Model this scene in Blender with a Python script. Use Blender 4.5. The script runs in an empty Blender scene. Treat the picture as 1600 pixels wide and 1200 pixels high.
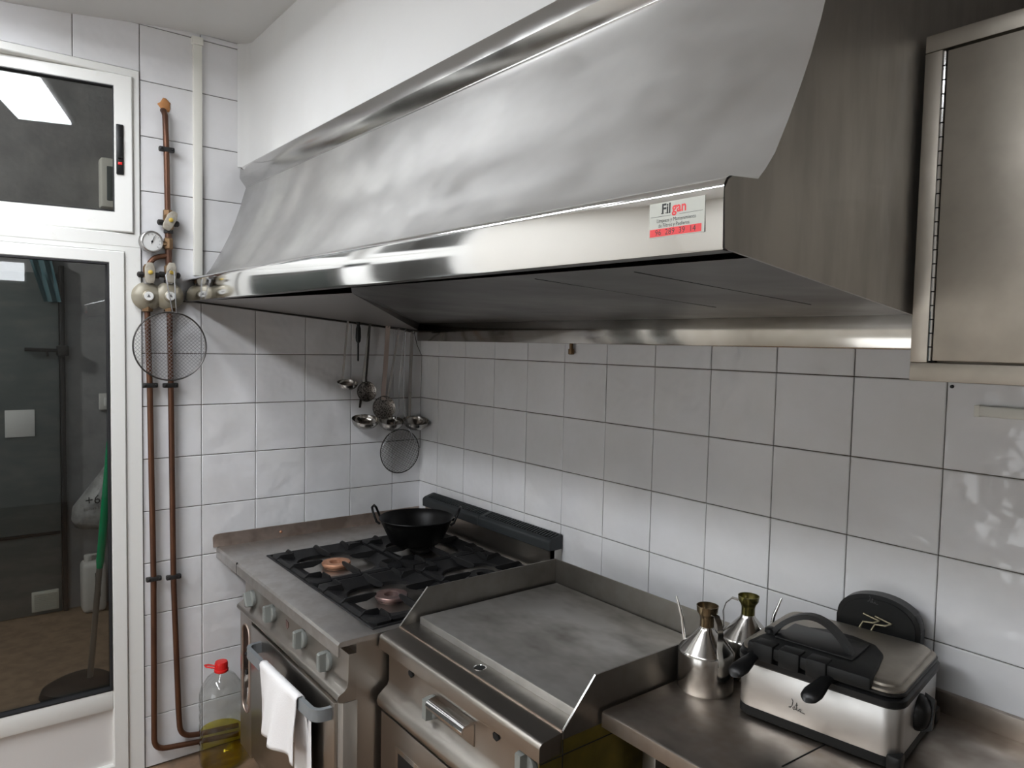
import bpy, bmesh, math, random
from mathutils import Vector, Matrix
random.seed(7)
PI = math.pi
SC = bpy.context.scene
COL = SC.collection
ZO = 1.605          # height of the tape-measure zero line (a tile joint) above the floor

# ------------------------------------------------------------------ camera
CAM = Vector((2.9967, -1.793, 0.0643))
YAW, PITCH, ROLL, FPX = -0.907, -0.0554, 0.0205, 1135.0
def _axes():
    f = Vector((math.sin(YAW)*math.cos(PITCH), math.cos(YAW)*math.cos(PITCH), math.sin(PITCH)))
    r0 = Vector((math.cos(YAW), -math.sin(YAW), 0)); u0 = r0.cross(f)
    return (math.cos(ROLL)*r0+math.sin(ROLL)*u0, -math.sin(ROLL)*r0+math.cos(ROLL)*u0, f)
RGT, UPV, FWD = _axes()
def at(ax, c, px, py):
    """real-world point of a measured photo pixel on the known plane ax = c"""
    d = FWD + RGT*((px-800)/FPX) - UPV*((py-600)/FPX)
    i = 'xyz'.index(ax)
    return CAM + d*((c-CAM[i])/d[i])
cd = bpy.data.cameras.new('camera'); cam = bpy.data.objects.new('camera', cd); COL.objects.link(cam)
m = Matrix((RGT, UPV, -FWD)).transposed().to_4x4(); m.translation = CAM + Vector((0, 0, ZO)); cam.matrix_world = m
cd.sensor_width = 36.0; cd.lens = 36.0*FPX/1600; cd.clip_start = 0.02
SC.camera = cam

# ------------------------------------------------------------------ world, exposure
w = bpy.data.worlds.new('world'); SC.world = w; w.use_nodes = True
w.node_tree.nodes['Background'].inputs[0].default_value = (0.6, 0.63, 0.7, 1)
w.node_tree.nodes['Background'].inputs[1].default_value = 0.05
SC.view_settings.view_transform = 'Standard'; SC.view_settings.look = 'None'
SC.view_settings.gamma = 1.0; SC.view_settings.use_curve_mapping = False
SC.view_settings.exposure = 0.12
LAMP_A, FILL_B, LAMP_C, FILL_D, FILL_P = 20.0, 15.0, 9.0, 34.0, 2.4
SC.cycles.max_bounces = 10; SC.cycles.diffuse_bounces = 5; SC.cycles.glossy_bounces = 5
SC.cycles.transparent_max_bounces = 12; SC.cycles.caustics_reflective = False; SC.cycles.caustics_refractive = False
SC.cycles.sample_clamp_indirect = 6.0

# ------------------------------------------------------------------ materials
def mat(name, col, rough=0.5, metal=0.0, noise=None, bump=None, emit=None, coat=0, spec=None, streak=None, rvar=0.0, trans=0.0, ior=1.45):
    """noise=(scale, colour2, lo, hi[, stretch]); bump=(scale, strength, distance[, stretch]); streak = axis scale for brushing"""
    M = bpy.data.materials.new(name); M.use_nodes = True
    nt = M.node_tree; b = nt.nodes['Principled BSDF']
    b.inputs['Base Color'].default_value = (*col, 1); b.inputs['Roughness'].default_value = rough; b.inputs['Metallic'].default_value = metal
    if coat: b.inputs['Coat Weight'].default_value = coat; b.inputs['Coat Roughness'].default_value = 0.05
    if spec is not None: b.inputs['Specular IOR Level'].default_value = spec
    if trans: b.inputs['Transmission Weight'].default_value = trans; b.inputs['IOR'].default_value = ior
    if emit: b.inputs['Emission Color'].default_value = (*emit[0], 1); b.inputs['Emission Strength'].default_value = emit[1]
    L = nt.links
    def coords(stretch):
        tc = nt.nodes.new('ShaderNodeTexCoord'); mp = nt.nodes.new('ShaderNodeMapping')
        oi = nt.nodes.new('ShaderNodeObjectInfo'); ad = nt.nodes.new('ShaderNodeVectorMath'); ad.operation = 'ADD'
        sc = nt.nodes.new('ShaderNodeVectorMath'); sc.operation = 'SCALE'; sc.inputs['Scale'].default_value = 7.3
        cb = nt.nodes.new('ShaderNodeCombineXYZ')
        for k in range(3): L.new(oi.outputs['Random'], cb.inputs[k])
        L.new(cb.outputs[0], sc.inputs[0]); L.new(tc.outputs['Object'], mp.inputs[0]); mp.inputs['Scale'].default_value = stretch
        L.new(mp.outputs[0], ad.inputs[0]); L.new(sc.outputs[0], ad.inputs[1])
        return ad.outputs[0]
    if noise:
        n = nt.nodes.new('ShaderNodeTexNoise'); n.inputs['Scale'].default_value = noise[0]; n.inputs['Detail'].default_value = 3 if rvar else 6; n.inputs['Roughness'].default_value = 0.62
        L.new(coords(noise[4] if len(noise) > 4 else (1, 1, 1)), n.inputs['Vector'])
        r = nt.nodes.new('ShaderNodeMapRange'); r.inputs['From Min'].default_value = noise[2]; r.inputs['From Max'].default_value = noise[3]
        L.new(n.outputs['Fac'], r.inputs['Value'])
        mx = nt.nodes.new('ShaderNodeMix'); mx.data_type = 'RGBA'
        mx.inputs['A'].default_value = (*col, 1); mx.inputs['B'].default_value = (*noise[1], 1)
        L.new(r.outputs[0], mx.inputs['Factor']); L.new(mx.outputs['Result'], b.inputs['Base Color'])
        if rvar:
            r2 = nt.nodes.new('ShaderNodeMapRange'); r2.inputs['From Min'].default_value = 0.3; r2.inputs['From Max'].default_value = 0.7
            r2.inputs['To Min'].default_value = max(0.02, rough-rvar); r2.inputs['To Max'].default_value = rough+rvar
            L.new(n.outputs['Fac'], r2.inputs['Value']); L.new(r2.outputs[0], b.inputs['Roughness'])
    last = None
    for bp in ([bump] if bump else []) + ([(streak[0], streak[1], 0.0006, streak[2])] if streak else []):
        n = nt.nodes.new('ShaderNodeTexNoise'); n.inputs['Scale'].default_value = bp[0]; n.inputs['Detail'].default_value = 2
        L.new(coords(bp[3] if len(bp) > 3 else (1, 1, 1)), n.inputs['Vector'])
        bu = nt.nodes.new('ShaderNodeBump'); bu.inputs['Strength'].default_value = bp[1]; bu.inputs['Distance'].default_value = bp[2]
        L.new(n.outputs['Fac'], bu.inputs['Height'])
        if last: L.new(last.outputs[0], bu.inputs['Normal'])
        last = bu
    if last: L.new(last.outputs[0], b.inputs['Normal'])
    return M
def glass_mat(name, tint, reflect=1.0):
    M = bpy.data.materials.new(name); M.use_nodes = True; nt = M.node_tree; nt.nodes.clear(); L = nt.links
    o = nt.nodes.new('ShaderNodeOutputMaterial'); t = nt.nodes.new('ShaderNodeBsdfTransparent'); t.inputs[0].default_value = (*tint, 1)
    g = nt.nodes.new('ShaderNodeBsdfGlossy'); g.inputs['Roughness'].default_value = 0.0
    lw = nt.nodes.new('ShaderNodeLayerWeight'); lw.inputs['Blend'].default_value = 0.5
    pw = nt.nodes.new('ShaderNodeMath'); pw.operation = 'POWER'; pw.inputs[1].default_value = 5.0
    mu = nt.nodes.new('ShaderNodeMath'); mu.operation = 'MULTIPLY_ADD'; mu.inputs[1].default_value = 0.95*reflect; mu.inputs[2].default_value = 0.042*reflect; mu.use_clamp = True
    L.new(lw.outputs['Facing'], pw.inputs[0])
    x = nt.nodes.new('ShaderNodeMixShader'); L.new(pw.outputs[0], mu.inputs[0]); L.new(mu.outputs[0], x.inputs[0]); L.new(t.outputs[0], x.inputs[1]); L.new(g.outputs[0], x.inputs[2]); L.new(x.outputs[0], o.inputs[0])
    return M
M = {}
M['tile'] = mat('glazed_white_tile', (0.80, 0.80, 0.815), 0.10, noise=(3.0, (0.74, 0.735, 0.73), 0.4, 0.75), bump=(10.0, 1.0, 0.009))
M['grout'] = mat('dark_grout', (0.10, 0.085, 0.07), 0.9, noise=(25, (0.22, 0.19, 0.16), 0.4, 0.7))
M['plaster'] = mat('white_plaster', (0.69, 0.69, 0.68), 0.75, noise=(3, (0.66, 0.655, 0.635), 0.5, 0.8), bump=(40, 0.06, 0.003))
M['floor'] = mat('brown_floor_tile', (0.25, 0.16, 0.10), 0.45, noise=(14, (0.17, 0.115, 0.075), 0.4, 0.65))
M['pfloor'] = mat('passage_floor', (0.24, 0.165, 0.105), 0.6, noise=(14, (0.16, 0.11, 0.07), 0.4, 0.65))
M['pwall'] = mat('passage_cement', (0.30, 0.30, 0.30), 0.8, noise=(7, (0.23, 0.23, 0.235), 0.4, 0.65), bump=(30, 0.25, 0.01))
M['pdoor'] = mat('passage_metal_door', (0.10, 0.12, 0.12), 0.5, noise=(4, (0.16, 0.17, 0.165), 0.45, 0.7, (1, 1, 3)))
M['alu'] = mat('white_lacquered_aluminium', (0.82, 0.82, 0.79), 0.3, noise=(20, (0.76, 0.75, 0.70), 0.6, 0.8))
M['alupanel'] = mat('white_door_panel', (0.72, 0.70, 0.68), 0.45)
M['gasket'] = mat('black_gasket', (0.012, 0.012, 0.014), 0.6)
M['glass'] = glass_mat('window_glass', (0.80, 0.82, 0.82), 1.3)
M['steel'] = mat('brushed_steel', (0.63, 0.625, 0.615), 0.38, 1.0, noise=(3.2, (0.53, 0.525, 0.51), 0.35, 0.68, (1, 1.7, 1.7)), rvar=0.10)
M['steelpol'] = mat('polished_steel', (0.86, 0.86, 0.855), 0.075, 1.0, noise=(3, (0.82, 0.82, 0.815), 0.4, 0.7), rvar=0.04)
M['steelmid'] = mat('cornice_steel', (0.60, 0.595, 0.58), 0.16, 1.0, noise=(4, (0.52, 0.515, 0.50), 0.4, 0.7), rvar=0.06)
M['cornersheet'] = mat('corner_steel_sheet', (0.30, 0.285, 0.27), 0.4, 1.0)
M['steelgut'] = mat('brownish_gutter_steel', (0.46, 0.435, 0.40), 0.12, 1.0, noise=(6, (0.36, 0.335, 0.30), 0.4, 0.7, (1, 1, 1)), rvar=0.04)
M['steelend'] = mat('steel_end_sheet', (0.56, 0.545, 0.515), 0.5, 1.0, noise=(6, (0.47, 0.46, 0.435), 0.4, 0.7, (1, 3, 0.7)), rvar=0.05)
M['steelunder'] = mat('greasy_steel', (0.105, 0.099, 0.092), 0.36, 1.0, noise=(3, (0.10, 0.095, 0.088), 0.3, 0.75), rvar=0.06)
M['steelcab'] = mat('satin_cabinet_steel', (0.42, 0.385, 0.335), 0.46, 1.0, noise=(14, (0.37, 0.34, 0.295), 0.35, 0.7), rvar=0.04)
M['steeltop'] = mat('worn_worktop_steel', (0.60, 0.585, 0.565), 0.40, 1.0, noise=(11, (0.50, 0.475, 0.45), 0.4, 0.68), rvar=0.09)
M['steelfront'] = mat('stained_front_steel', (0.50, 0.47, 0.435), 0.29, 1.0, noise=(4, (0.44, 0.41, 0.37), 0.4, 0.7, (1, 1, 0.6)), rvar=0.015)
M['steelguard'] = mat('griddle_guard_steel', (0.30, 0.285, 0.265), 0.38, 1.0, noise=(10, (0.25, 0.235, 0.215), 0.4, 0.7), rvar=0.08)
M['counter'] = mat('stained_counter_steel', (0.44, 0.395, 0.35), 0.42, 1.0, noise=(7, (0.29, 0.24, 0.20), 0.38, 0.66), rvar=0.1)
M['plate'] = mat('seasoned_griddle_plate', (0.56, 0.545, 0.52), 0.45, 0.9, noise=(4.5, (0.27, 0.255, 0.225), 0.40, 0.72, (1, 1.5, 1)), rvar=0.08)
M['upper'] = mat('tarnished_upstand', (0.62, 0.52, 0.46), 0.42, 1.0, noise=(8, (0.40, 0.32, 0.27), 0.4, 0.6), rvar=0.08)
M['iron'] = mat('black_cast_iron', (0.008, 0.008, 0.009), 0.5, noise=(18, (0.014, 0.0135, 0.013), 0.4, 0.7), spec=0.3)
M['ironpan'] = mat('black_pan_iron', (0.0035, 0.0035, 0.0035), 0.38, spec=0.2)
M['dish'] = mat('dull_aluminium', (0.80, 0.86, 0.95), 0.6, 0.0, noise=(9, (0.42, 0.46, 0.52), 0.52, 0.7))
M['burnalu'] = mat('burner_body_alloy', (0.38, 0.37, 0.36), 0.38, 1.0)
M['copper'] = mat('copper_burner_ring', (0.52, 0.27, 0.165), 0.5, 0.5, noise=(25, (0.36, 0.16, 0.09), 0.45, 0.65))
M['copperdull'] = mat('heat_tinted_ring', (0.24, 0.155, 0.14), 0.4, 0.7, noise=(20, (0.17, 0.13, 0.135), 0.45, 0.65))
M['vent'] = mat('grey_black_vent_paint', (0.024, 0.028, 0.03), 0.5)
M['black'] = mat('deep_black', (0.004, 0.004, 0.004), 0.8)
M['plast'] = mat('black_plastic', (0.006, 0.0062, 0.0065), 0.36, spec=0.35)
M['plastmatt'] = mat('matt_black_plastic', (0.007, 0.0075, 0.0075), 0.5, spec=0.3)
M['knob'] = mat('grey_knob_plastic', (0.21, 0.22, 0.205), 0.42)
M['handle'] = mat('grey_handle_enamel', (0.20, 0.215, 0.225), 0.35)
M['towel'] = mat('white_cotton', (0.84, 0.83, 0.83), 0.9, noise=(7, (0.70, 0.64, 0.61), 0.60, 0.80), bump=(220, 0.3, 0.002))
M['pipe'] = mat('oxidised_copper_pipe', (0.135, 0.060, 0.032), 0.42, 0.55, noise=(16, (0.085, 0.04, 0.025), 0.4, 0.65, (1, 1, 0.3)))
M['brass'] = mat('old_brass', (0.17, 0.105, 0.052), 0.42, 0.7, noise=(30, (0.13, 0.07, 0.035), 0.4, 0.7))
M['lever'] = mat('pale_valve_lever', (0.40, 0.37, 0.31), 0.4, noise=(40, (0.26, 0.23, 0.18), 0.45, 0.7))
M['yellow'] = mat('yellow_cap', (0.62, 0.44, 0.08), 0.4)
M['regul'] = mat('beige_regulator_cast', (0.29, 0.265, 0.205), 0.4, 0.2, noise=(25, (0.25, 0.215, 0.15), 0.45, 0.68))
M['clip'] = mat('black_pipe_clip', (0.02, 0.019, 0.018), 0.45)
M['element'] = mat('dull_element', (0.30, 0.27, 0.18), 0.4, 0.8)
M['dial'] = mat('white_dial', (0.78, 0.78, 0.76), 0.4)
M['ink'] = mat('black_ink', (0.02, 0.02, 0.02), 0.6)
M['inkgrey'] = mat('grey_ink', (0.12, 0.12, 0.12), 0.6)
M['red'] = mat('red_print', (0.72, 0.045, 0.05), 0.5)
M['redcap'] = mat('red_cap_plastic', (0.72, 0.02, 0.018), 0.35)
M['sticker'] = mat('pale_sticker', (0.47, 0.48, 0.43), 0.45)
M['wire'] = mat('tinned_wire', (0.42, 0.42, 0.44), 0.35, 1.0)
M['wiredark'] = mat('dark_wire', (0.10, 0.095, 0.09), 0.4, 0.9)
M['cruet'] = mat('cruet_steel', (0.50, 0.485, 0.46), 0.17, 1.0, noise=(6, (0.42, 0.40, 0.38), 0.4, 0.7), rvar=0.05)
M['ladle'] = mat('ladle_steel', (0.36, 0.345, 0.325), 0.16, 1.0, noise=(6, (0.42, 0.40, 0.38), 0.4, 0.7), rvar=0.06)
M['perf'] = mat('perforated_steel', (0.30, 0.28, 0.26), 0.35, 0.9, noise=(180, (0.06, 0.055, 0.05), 0.48, 0.56))
M['flathandle'] = mat('flat_tin_handle', (0.52, 0.43, 0.39), 0.32, 1.0)
M['conduit'] = mat('ivory_conduit', (0.84, 0.83, 0.76), 0.4)
M['rust'] = mat('orange_filler', (0.48, 0.22, 0.08), 0.8)
M['oilneck'] = mat('olive_oily_neck', (0.15, 0.135, 0.04), 0.22, 0.8)
M['oilneckb'] = mat('brown_oily_neck', (0.17, 0.125, 0.07), 0.22, 0.8)
M['yellowrefl'] = mat('yellow_reflection_side', (0.24, 0.19, 0.035), 0.35, 0.6, noise=(4, (0.10, 0.08, 0.025), 0.4, 0.7))  # yellow reflection on the steel side, put into the colour
M['greencap'] = mat('green_broom_grip', (0.0, 0.33, 0.13), 0.4)
M['greypole'] = mat('grey_metal_pole', (0.34, 0.33, 0.31), 0.35, 0.8)
M['bag'] = mat('white_plastic_sack', (0.38, 0.38, 0.375), 0.4, noise=(12, (0.26, 0.26, 0.26), 0.4, 0.6), bump=(22, 0.6, 0.02))
M['jug'] = mat('white_plastic_can', (0.62, 0.61, 0.58), 0.4)
M['paper'] = mat('white_paper_board', (0.72, 0.72, 0.70), 0.6)
M['grille'] = mat('ivory_grille', (0.52, 0.52, 0.46), 0.5)
M['teal'] = mat('teal_panel', (0.05, 0.12, 0.14), 0.5)
M['lampA'] = mat('lamp_diffuser_near_door', (0.9, 0.9, 0.9), 0.5, emit=((0.955, 0.985, 1.03), LAMP_A))
M['fillB'] = mat('fill_diffuser_centre', (0.9, 0.9, 0.9), 0.5, emit=((0.955, 0.985, 1.03), FILL_B))
M['lampC'] = mat('lamp_diffuser_far', (0.9, 0.9, 0.9), 0.5, emit=((0.955, 0.985, 1.03), LAMP_C))
M['fillP'] = mat('passage_fill_globe', (0.9, 0.9, 0.9), 0.5, emit=((1.0, 0.97, 0.93), 330.0))
M['fillpane'] = mat('fill_pane_glow', (0.7, 0.7, 0.7), 0.5, emit=((0.93, 0.97, 1.0), FILL_P))
M['fillD'] = mat('fill_diffuser_front', (0.9, 0.9, 0.9), 0.5, emit=((0.955, 0.985, 1.03), FILL_D))
M['lampbody'] = mat('lamp_housing', (0.8, 0.8, 0.78), 0.4)
M['farwall'] = mat('warm_far_wall', (0.55, 0.53, 0.50), 0.7, noise=(2, (0.48, 0.46, 0.43), 0.4, 0.7))
M['frontwall'] = mat('cream_wall', (0.74, 0.72, 0.67), 0.6)
M['bluegrey'] = mat('blue_grey_panel', (0.16, 0.19, 0.24), 0.35)
M['oil'] = mat('golden_oil', (0.80, 0.62, 0.06), 0.05, trans=0.85, ior=1.47)
M['pet'] = glass_mat('clear_plastic', (0.93, 0.94, 0.93), 1.6)

# ------------------------------------------------------------------ mesh builder
ROOTS = {}
class MB:
    def __init__(s, xf=None): s.bm = bmesh.new(); s.xf = xf
    def _v(s, p):
        p = Vector(p)
        if s.xf: p = s.xf(p)
        return s.bm.verts.new((p.x, p.y, p.z + ZO))
    def poly(s, pts): s.bm.faces.new([s._v(p) for p in pts]); return s
    def box(s, x0, x1, y0, y1, z0, z1, bev=0.0, seg=2):
        v = [s._v((x, y, z)) for x in (x0, x1) for y in (y0, y1) for z in (z0, z1)]
        fs = [s.bm.faces.new([v[i] for i in q]) for q in ((0,1,3,2),(4,6,7,5),(0,4,5,1),(2,3,7,6),(0,2,6,4),(1,5,7,3))]
        if bev: s._bev(fs, bev, seg)
        return s
    def _bev(s, fs, bev, seg):
        es = list({e for f in fs for e in f.edges})
        bmesh.ops.bevel(s.bm, geom=es, offset=bev, segments=seg, affect='EDGES', profile=0.5, clamp_overlap=True)
    def prism(s, prof, ax, a0, a1, bev=0.0, seg=2):
        """closed 2-D profile extruded along ax; the profile's coordinates are the other two axes in x, y, z order"""
        def P(q, a):
            return {'x': (a, q[0], q[1]), 'y': (q[0], a, q[1]), 'z': (q[0], q[1], a)}[ax]
        A = [s._v(P(q, a0)) for q in prof]; B = [s._v(P(q, a1)) for q in prof]; n = len(prof)
        fs = [s.bm.faces.new(A), s.bm.faces.new(list(reversed(B)))]
        for i in range(n): fs.append(s.bm.faces.new((A[i], A[(i+1) % n], B[(i+1) % n], B[i])))
        if bev: s._bev(fs, bev, seg)
        return s
    def grid(s, rows, closed=False):
        V = [[s._v(p) for p in r] for r in rows]
        for a, b in zip(V, V[1:]):
            n = len(a)
            for i in range(n if closed else n-1):
                s.bm.faces.new((a[i], a[(i+1) % n], b[(i+1) % n], b[i]))
        return V
    def loft(s, rows, cap=True):
        V = s.grid(rows, closed=True)
        if cap:
            s.bm.faces.new(list(reversed(V[0]))); s.bm.faces.new(V[-1])
        return s
    def lathe(s, prof, c, axis=(0, 0, 1), n=24, cap=True, sx=1.0):
        c = Vector(c); a = Vector(axis).normalized()
        u = a.orthogonal().normalized() if abs(a.z) < 0.99 else Vector((1, 0, 0)); v = a.cross(u)
        rows = [[c + a*h + (u*math.cos(2*PI*i/n)*sx + v*math.sin(2*PI*i/n))*max(r, 1e-5) for i in range(n)] for r, h in prof]
        return s.loft(rows, cap)
    def tube(s, pts, r, n=8, closed=False, flat=None, up=None):
        """round (or flat = (w, h) rectangular) section swept along a polyline; r may be a list"""
        P = [Vector(p) for p in pts]; N = len(P); rows = []
        ref = Vector(up) if up else None
        prev = None
        for i, p in enumerate(P):
            t = ((P[(i+1) % N] - P[i-1]) if closed else (P[min(i+1, N-1)] - P[max(i-1, 0)])).normalized()
            if ref is not None: u = (ref - t*ref.dot(t)).normalized()
            elif prev is None: u = t.orthogonal().normalized()
            else: u = (prev - t*prev.dot(t)).normalized()
            prev = u; v = t.cross(u)
            rr = r[i] if isinstance(r, (list, tuple)) else r
            if flat:
                a, b = flat[0]/2, flat[1]/2
                rows.append([p+u*a+v*b, p-u*a+v*b, p-u*a-v*b, p+u*a-v*b])
            else:
                rows.append([p + (u*math.cos(2*PI*k/n) + v*math.sin(2*PI*k/n))*rr for k in range(n)])
        if closed: rows.append(rows[0]); s.grid(rows, closed=True)
        else: s.loft(rows)
        return s
    def build(s, name, mt, parent=None, smooth=32, kind=None, label=None, dbl=False):
        bm = s.bm
        if dbl: bmesh.ops.remove_doubles(bm, verts=bm.verts, dist=1e-5)
        bmesh.ops.recalc_face_normals(bm, faces=bm.faces)
        off = Vector((0, 0, 0))
        if parent is not None: off = ROOTS[parent.name]
        for v in bm.verts: v.co -= off
        me = bpy.data.meshes.new(name); bm.to_mesh(me); bm.free()
        if smooth:
            for p in me.polygons: p.use_smooth = True
            me.set_sharp_from_angle(angle=math.radians(smooth))
        me.materials.append(M[mt] if isinstance(mt, str) else mt)
        o = bpy.data.objects.new(name, me); COL.objects.link(o)
        if parent is not None: o.parent = parent
        ROOTS[o.name] = off
        if kind: o['kind'] = kind
        if label: o['label'] = label
        return o
def arc(cx, cy, r, a0, a1, n=6):
    return [(cx + r*math.cos(math.radians(a0+(a1-a0)*i/n)), cy + r*math.sin(math.radians(a0+(a1-a0)*i/n))) for i in range(n+1)]
def thing(name, label, cat, loc, group=None):
    o = bpy.data.objects.new(name, None); COL.objects.link(o); o.empty_display_size = 0.05
    o.location = (loc[0], loc[1], loc[2] + ZO); ROOTS[o.name] = Vector(o.location)
    return tag(o, label, cat, group)
def tag(o, label, cat, group=None):
    o['label'] = label; o['category'] = cat
    if group: o['group'] = group
    return o
def structure(o): o['kind'] = 'structure'; return o
def sroot(name, loc=(0, 0, 0)):
    o = bpy.data.objects.new(name, None); COL.objects.link(o); o.location = (loc[0], loc[1], loc[2]+ZO); ROOTS[o.name] = Vector(o.location); o['kind'] = 'structure'; return o
def text(body, size, origin, xd, yd, mt, parent, name='lettering', align='LEFT', sx=1.0, off=0.0, shear=0.0):
    cu = bpy.data.curves.new('t', 'FONT'); cu.body = body; cu.size = size; cu.align_x = align; cu.resolution_u = 2; cu.offset = off; cu.shear = shear
    ob = bpy.data.objects.new('t', cu); COL.objects.link(ob)
    dg = bpy.context.evaluated_depsgraph_get(); me = bpy.data.meshes.new_from_object(ob.evaluated_get(dg))
    bpy.data.objects.remove(ob); bpy.data.curves.remove(cu)
    xd = Vector(xd).normalized(); yd = Vector(yd).normalized(); o0 = Vector(origin) + Vector((0, 0, ZO)) - ROOTS[parent.name]
    for v in me.vertices: v.co = o0 + xd*v.co.x*sx + yd*v.co.y
    me.name = name; me.materials.clear(); me.materials.append(M[mt])
    o = bpy.data.objects.new(name, me); COL.objects.link(o); o.parent = parent; ROOTS[o.name] = ROOTS[parent.name]
    return o

# ================================================================== ROOM
RX, FY = 5.4, -4.0                      # right wall and front wall of the kitchen
FL = -ZO
structure(MB().box(-0.02, RX, FY, 0.12, FL-0.1, FL).build('floor', 'floor', smooth=0))
# ceiling: sags towards the middle of the room, as the uneven plaster does
prof = [(0.12, 1.222), (-0.95, 1.222), (-1.05, 1.217), (-1.2, 1.203), (-1.4, 1.178), (-1.6, 1.158), (-1.8, 1.15), (FY, 1.15), (FY, 1.3), (0.12, 1.3)]
structure(MB().prism(prof, 'x', -0.02, RX).build('ceiling', 'plaster', smooth=60))
structure(MB().box(RX, RX+0.1, FY, 0.12, FL, 1.25).build('wall_right', 'farwall', smooth=0))
wf = structure(MB().box(-0.02, RX, FY-0.1, FY, FL, 1.25).build('wall_front', 'frontwall', smooth=0))

# added glowing panes low in the unseen front wall, as fill for shaded parts
fill_root = sroot('fill_panes', (1.15, FY, -1.4))
for k in range(2):
    xa = 1.2+1.05*k
    mb = MB(); mb.box(xa, xa+.05, FY, FY+.03, -1.4, -.38); mb.box(xa+1.0, xa+1.05, FY, FY+.03, -1.4, -.38); mb.box(xa+.05, xa+1.0, FY, FY+.03, -.43, -.38); mb.box(xa+.05, xa+1.0, FY, FY+.03, -1.4, -1.35); mb.build('fill_frame', 'alu', fill_root, smooth=0)
    MB().box(xa+.05, xa+1.0, FY+.004, FY+.010, -1.35, -.43).build('fill_pane', 'fillpane', fill_root, smooth=0)

TW, TH, GAP, TT = 0.2147, 0.2, 0.0029, 0.006
def tile_mesh(w_, h_):
    """one glazed tile seen from outside: face, a chamfer and four sides, its face towards +z of its own axes"""
    bm = bmesh.new(); c = 0.0022
    def ring(dx, z): return [bm.verts.new((sx*(w_/2-dx), sy*(h_/2-dx), z)) for sx, sy in ((-1,-1),(1,-1),(1,1),(-1,1))]
    a, b, d = ring(0, 0), ring(0, TT-c*0.6), ring(c, TT)
    for p, q in ((a, b), (b, d)):
        for i in range(4): bm.faces.new((p[i], p[(i+1) % 4], q[(i+1) % 4], q[i]))
    bm.faces.new(d)
    me = bpy.data.meshes.new('tile'); bm.to_mesh(me); bm.free(); me.materials.append(M['tile']); return me
_tm = {}
def put_tile(wall, u0, u1, z0, z1, side):
    k = (round(u1-u0, 3), round(z1-z0, 3))
    if k not in _tm: _tm[k] = tile_mesh(k[0]-GAP, k[1]-GAP)
    o = bpy.data.objects.new('tile', _tm[k]); COL.objects.link(o); o.parent = wall
    jit = random.uniform(-0.0006, 0.0006); ta, tb = random.uniform(-.0035, .0035), random.uniform(-.0035, .0035)
    if side == 'back':      # face towards -y
        R = Matrix(((1, 0, 0), (0, 0, -1), (0, 1, 0))).to_4x4(); pos = Vector(((u0+u1)/2, -0.001+jit, (z0+z1)/2))
    else:                   # face towards +x, u runs along -y
        R = Matrix(((0, 0, 1), (1, 0, 0), (0, 1, 0))).to_4x4(); pos = Vector((0.001+jit, -(u0+u1)/2, (z0+z1)/2))
    mw = Matrix.Translation(pos + Vector((0, 0, ZO)) - ROOTS[wall.name]) @ R @ Matrix.Rotation(ta, 4, 'X') @ Matrix.Rotation(tb, 4, 'Y')
    o.matrix_local = mw
# the tiled walls; tile faces stand 5 mm off the grout bed so the room's planes are x = 0 and y = 0
wb = structure(MB().box(-0.02, RX, 0.0, 0.12, FL, 1.25).build('wall_back', 'grout', smooth=0))
cols = [0.0] + [0.1635 + TW*i for i in range(12)]
cols.append(0.1635 + TW*12)
for c0, c1 in zip(cols, cols[1:]):
    for k in range(5): put_tile(wb, c0, c1, 0.2-0.2*(k+1), 0.2-0.2*k, 'back')
DY0, DY1, DTOP = -1.215, -2.42, 1.028     # door opening in the left wall
WLT = 0.14
lw = MB(); lw.prism([(0, FL), (0, 1.25), (DY1, 1.25), (DY1, DTOP), (DY0, DTOP), (DY0, FL)], 'x', -WLT, 0.0)
wl = structure(lw.build('wall_left', 'grout', smooth=0))
structure(MB().box(-WLT, 0.004, FY, DY1, FL, 1.25).build('wall_left_far', 'frontwall', smooth=0))
lc = [0.0] + [0.1537 + 0.2116*i for i in range(6)]
for j, (c0, c1) in enumerate(zip(lc, lc[1:])):
    for k in range(14):
        z0, z1 = -1.6+0.2*k, -1.4+0.2*k
        if c1 < 0.8 and (z1 < -0.75 or z0 > 0.19): continue
        put_tile(wl, c0, min(c1, 1.2117), z0, z1, 'left')
    if c1 > 0.9: put_tile(wl, c0, c1, 1.2, 1.222, 'left')
for i in range(6):
    put_tile(wl, 1.2117+0.2116*i, 1.2117+0.2116*(i+1), DTOP+0.002, 1.2, 'left')

# plastered duct casing over the hood, with a soft cove into the tiled wall
pl = [(0.0075, 0.0), (0.0075, -0.862), (0.011, -0.858), (0.018, -0.844), (0.03, -0.830), (0.06, -0.821), (2.462, -0.818), (2.462, 0.0)]
structure(MB().prism(pl, 'z', 0.742, 1.23).build('wall_upper', 'plaster', smooth=50))
# ceiling coving stain strip is left to the plaster; white cable trunking down the tiles
p0, p1 = at('x', 0.012, 305, 58), at('x', 0.012, 309, 428)
tb = thing('cable_trunking', 'slim ivory cable trunking running down the tiles from ceiling', 'trunking', (0.006, p0.y, p1.z))
MB().box(0.006, 0.024, p1.y-0.016, p1.y+0.016, p1.z-0.008, p0.z-0.03, 0.003).build('cover', 'conduit', tb)
MB().box(0.006, 0.027, p1.y-0.020, p1.y+0.020, p0.z-0.03, p0.z+0.0, 0.003).build('end_cap', 'conduit', tb)

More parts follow.
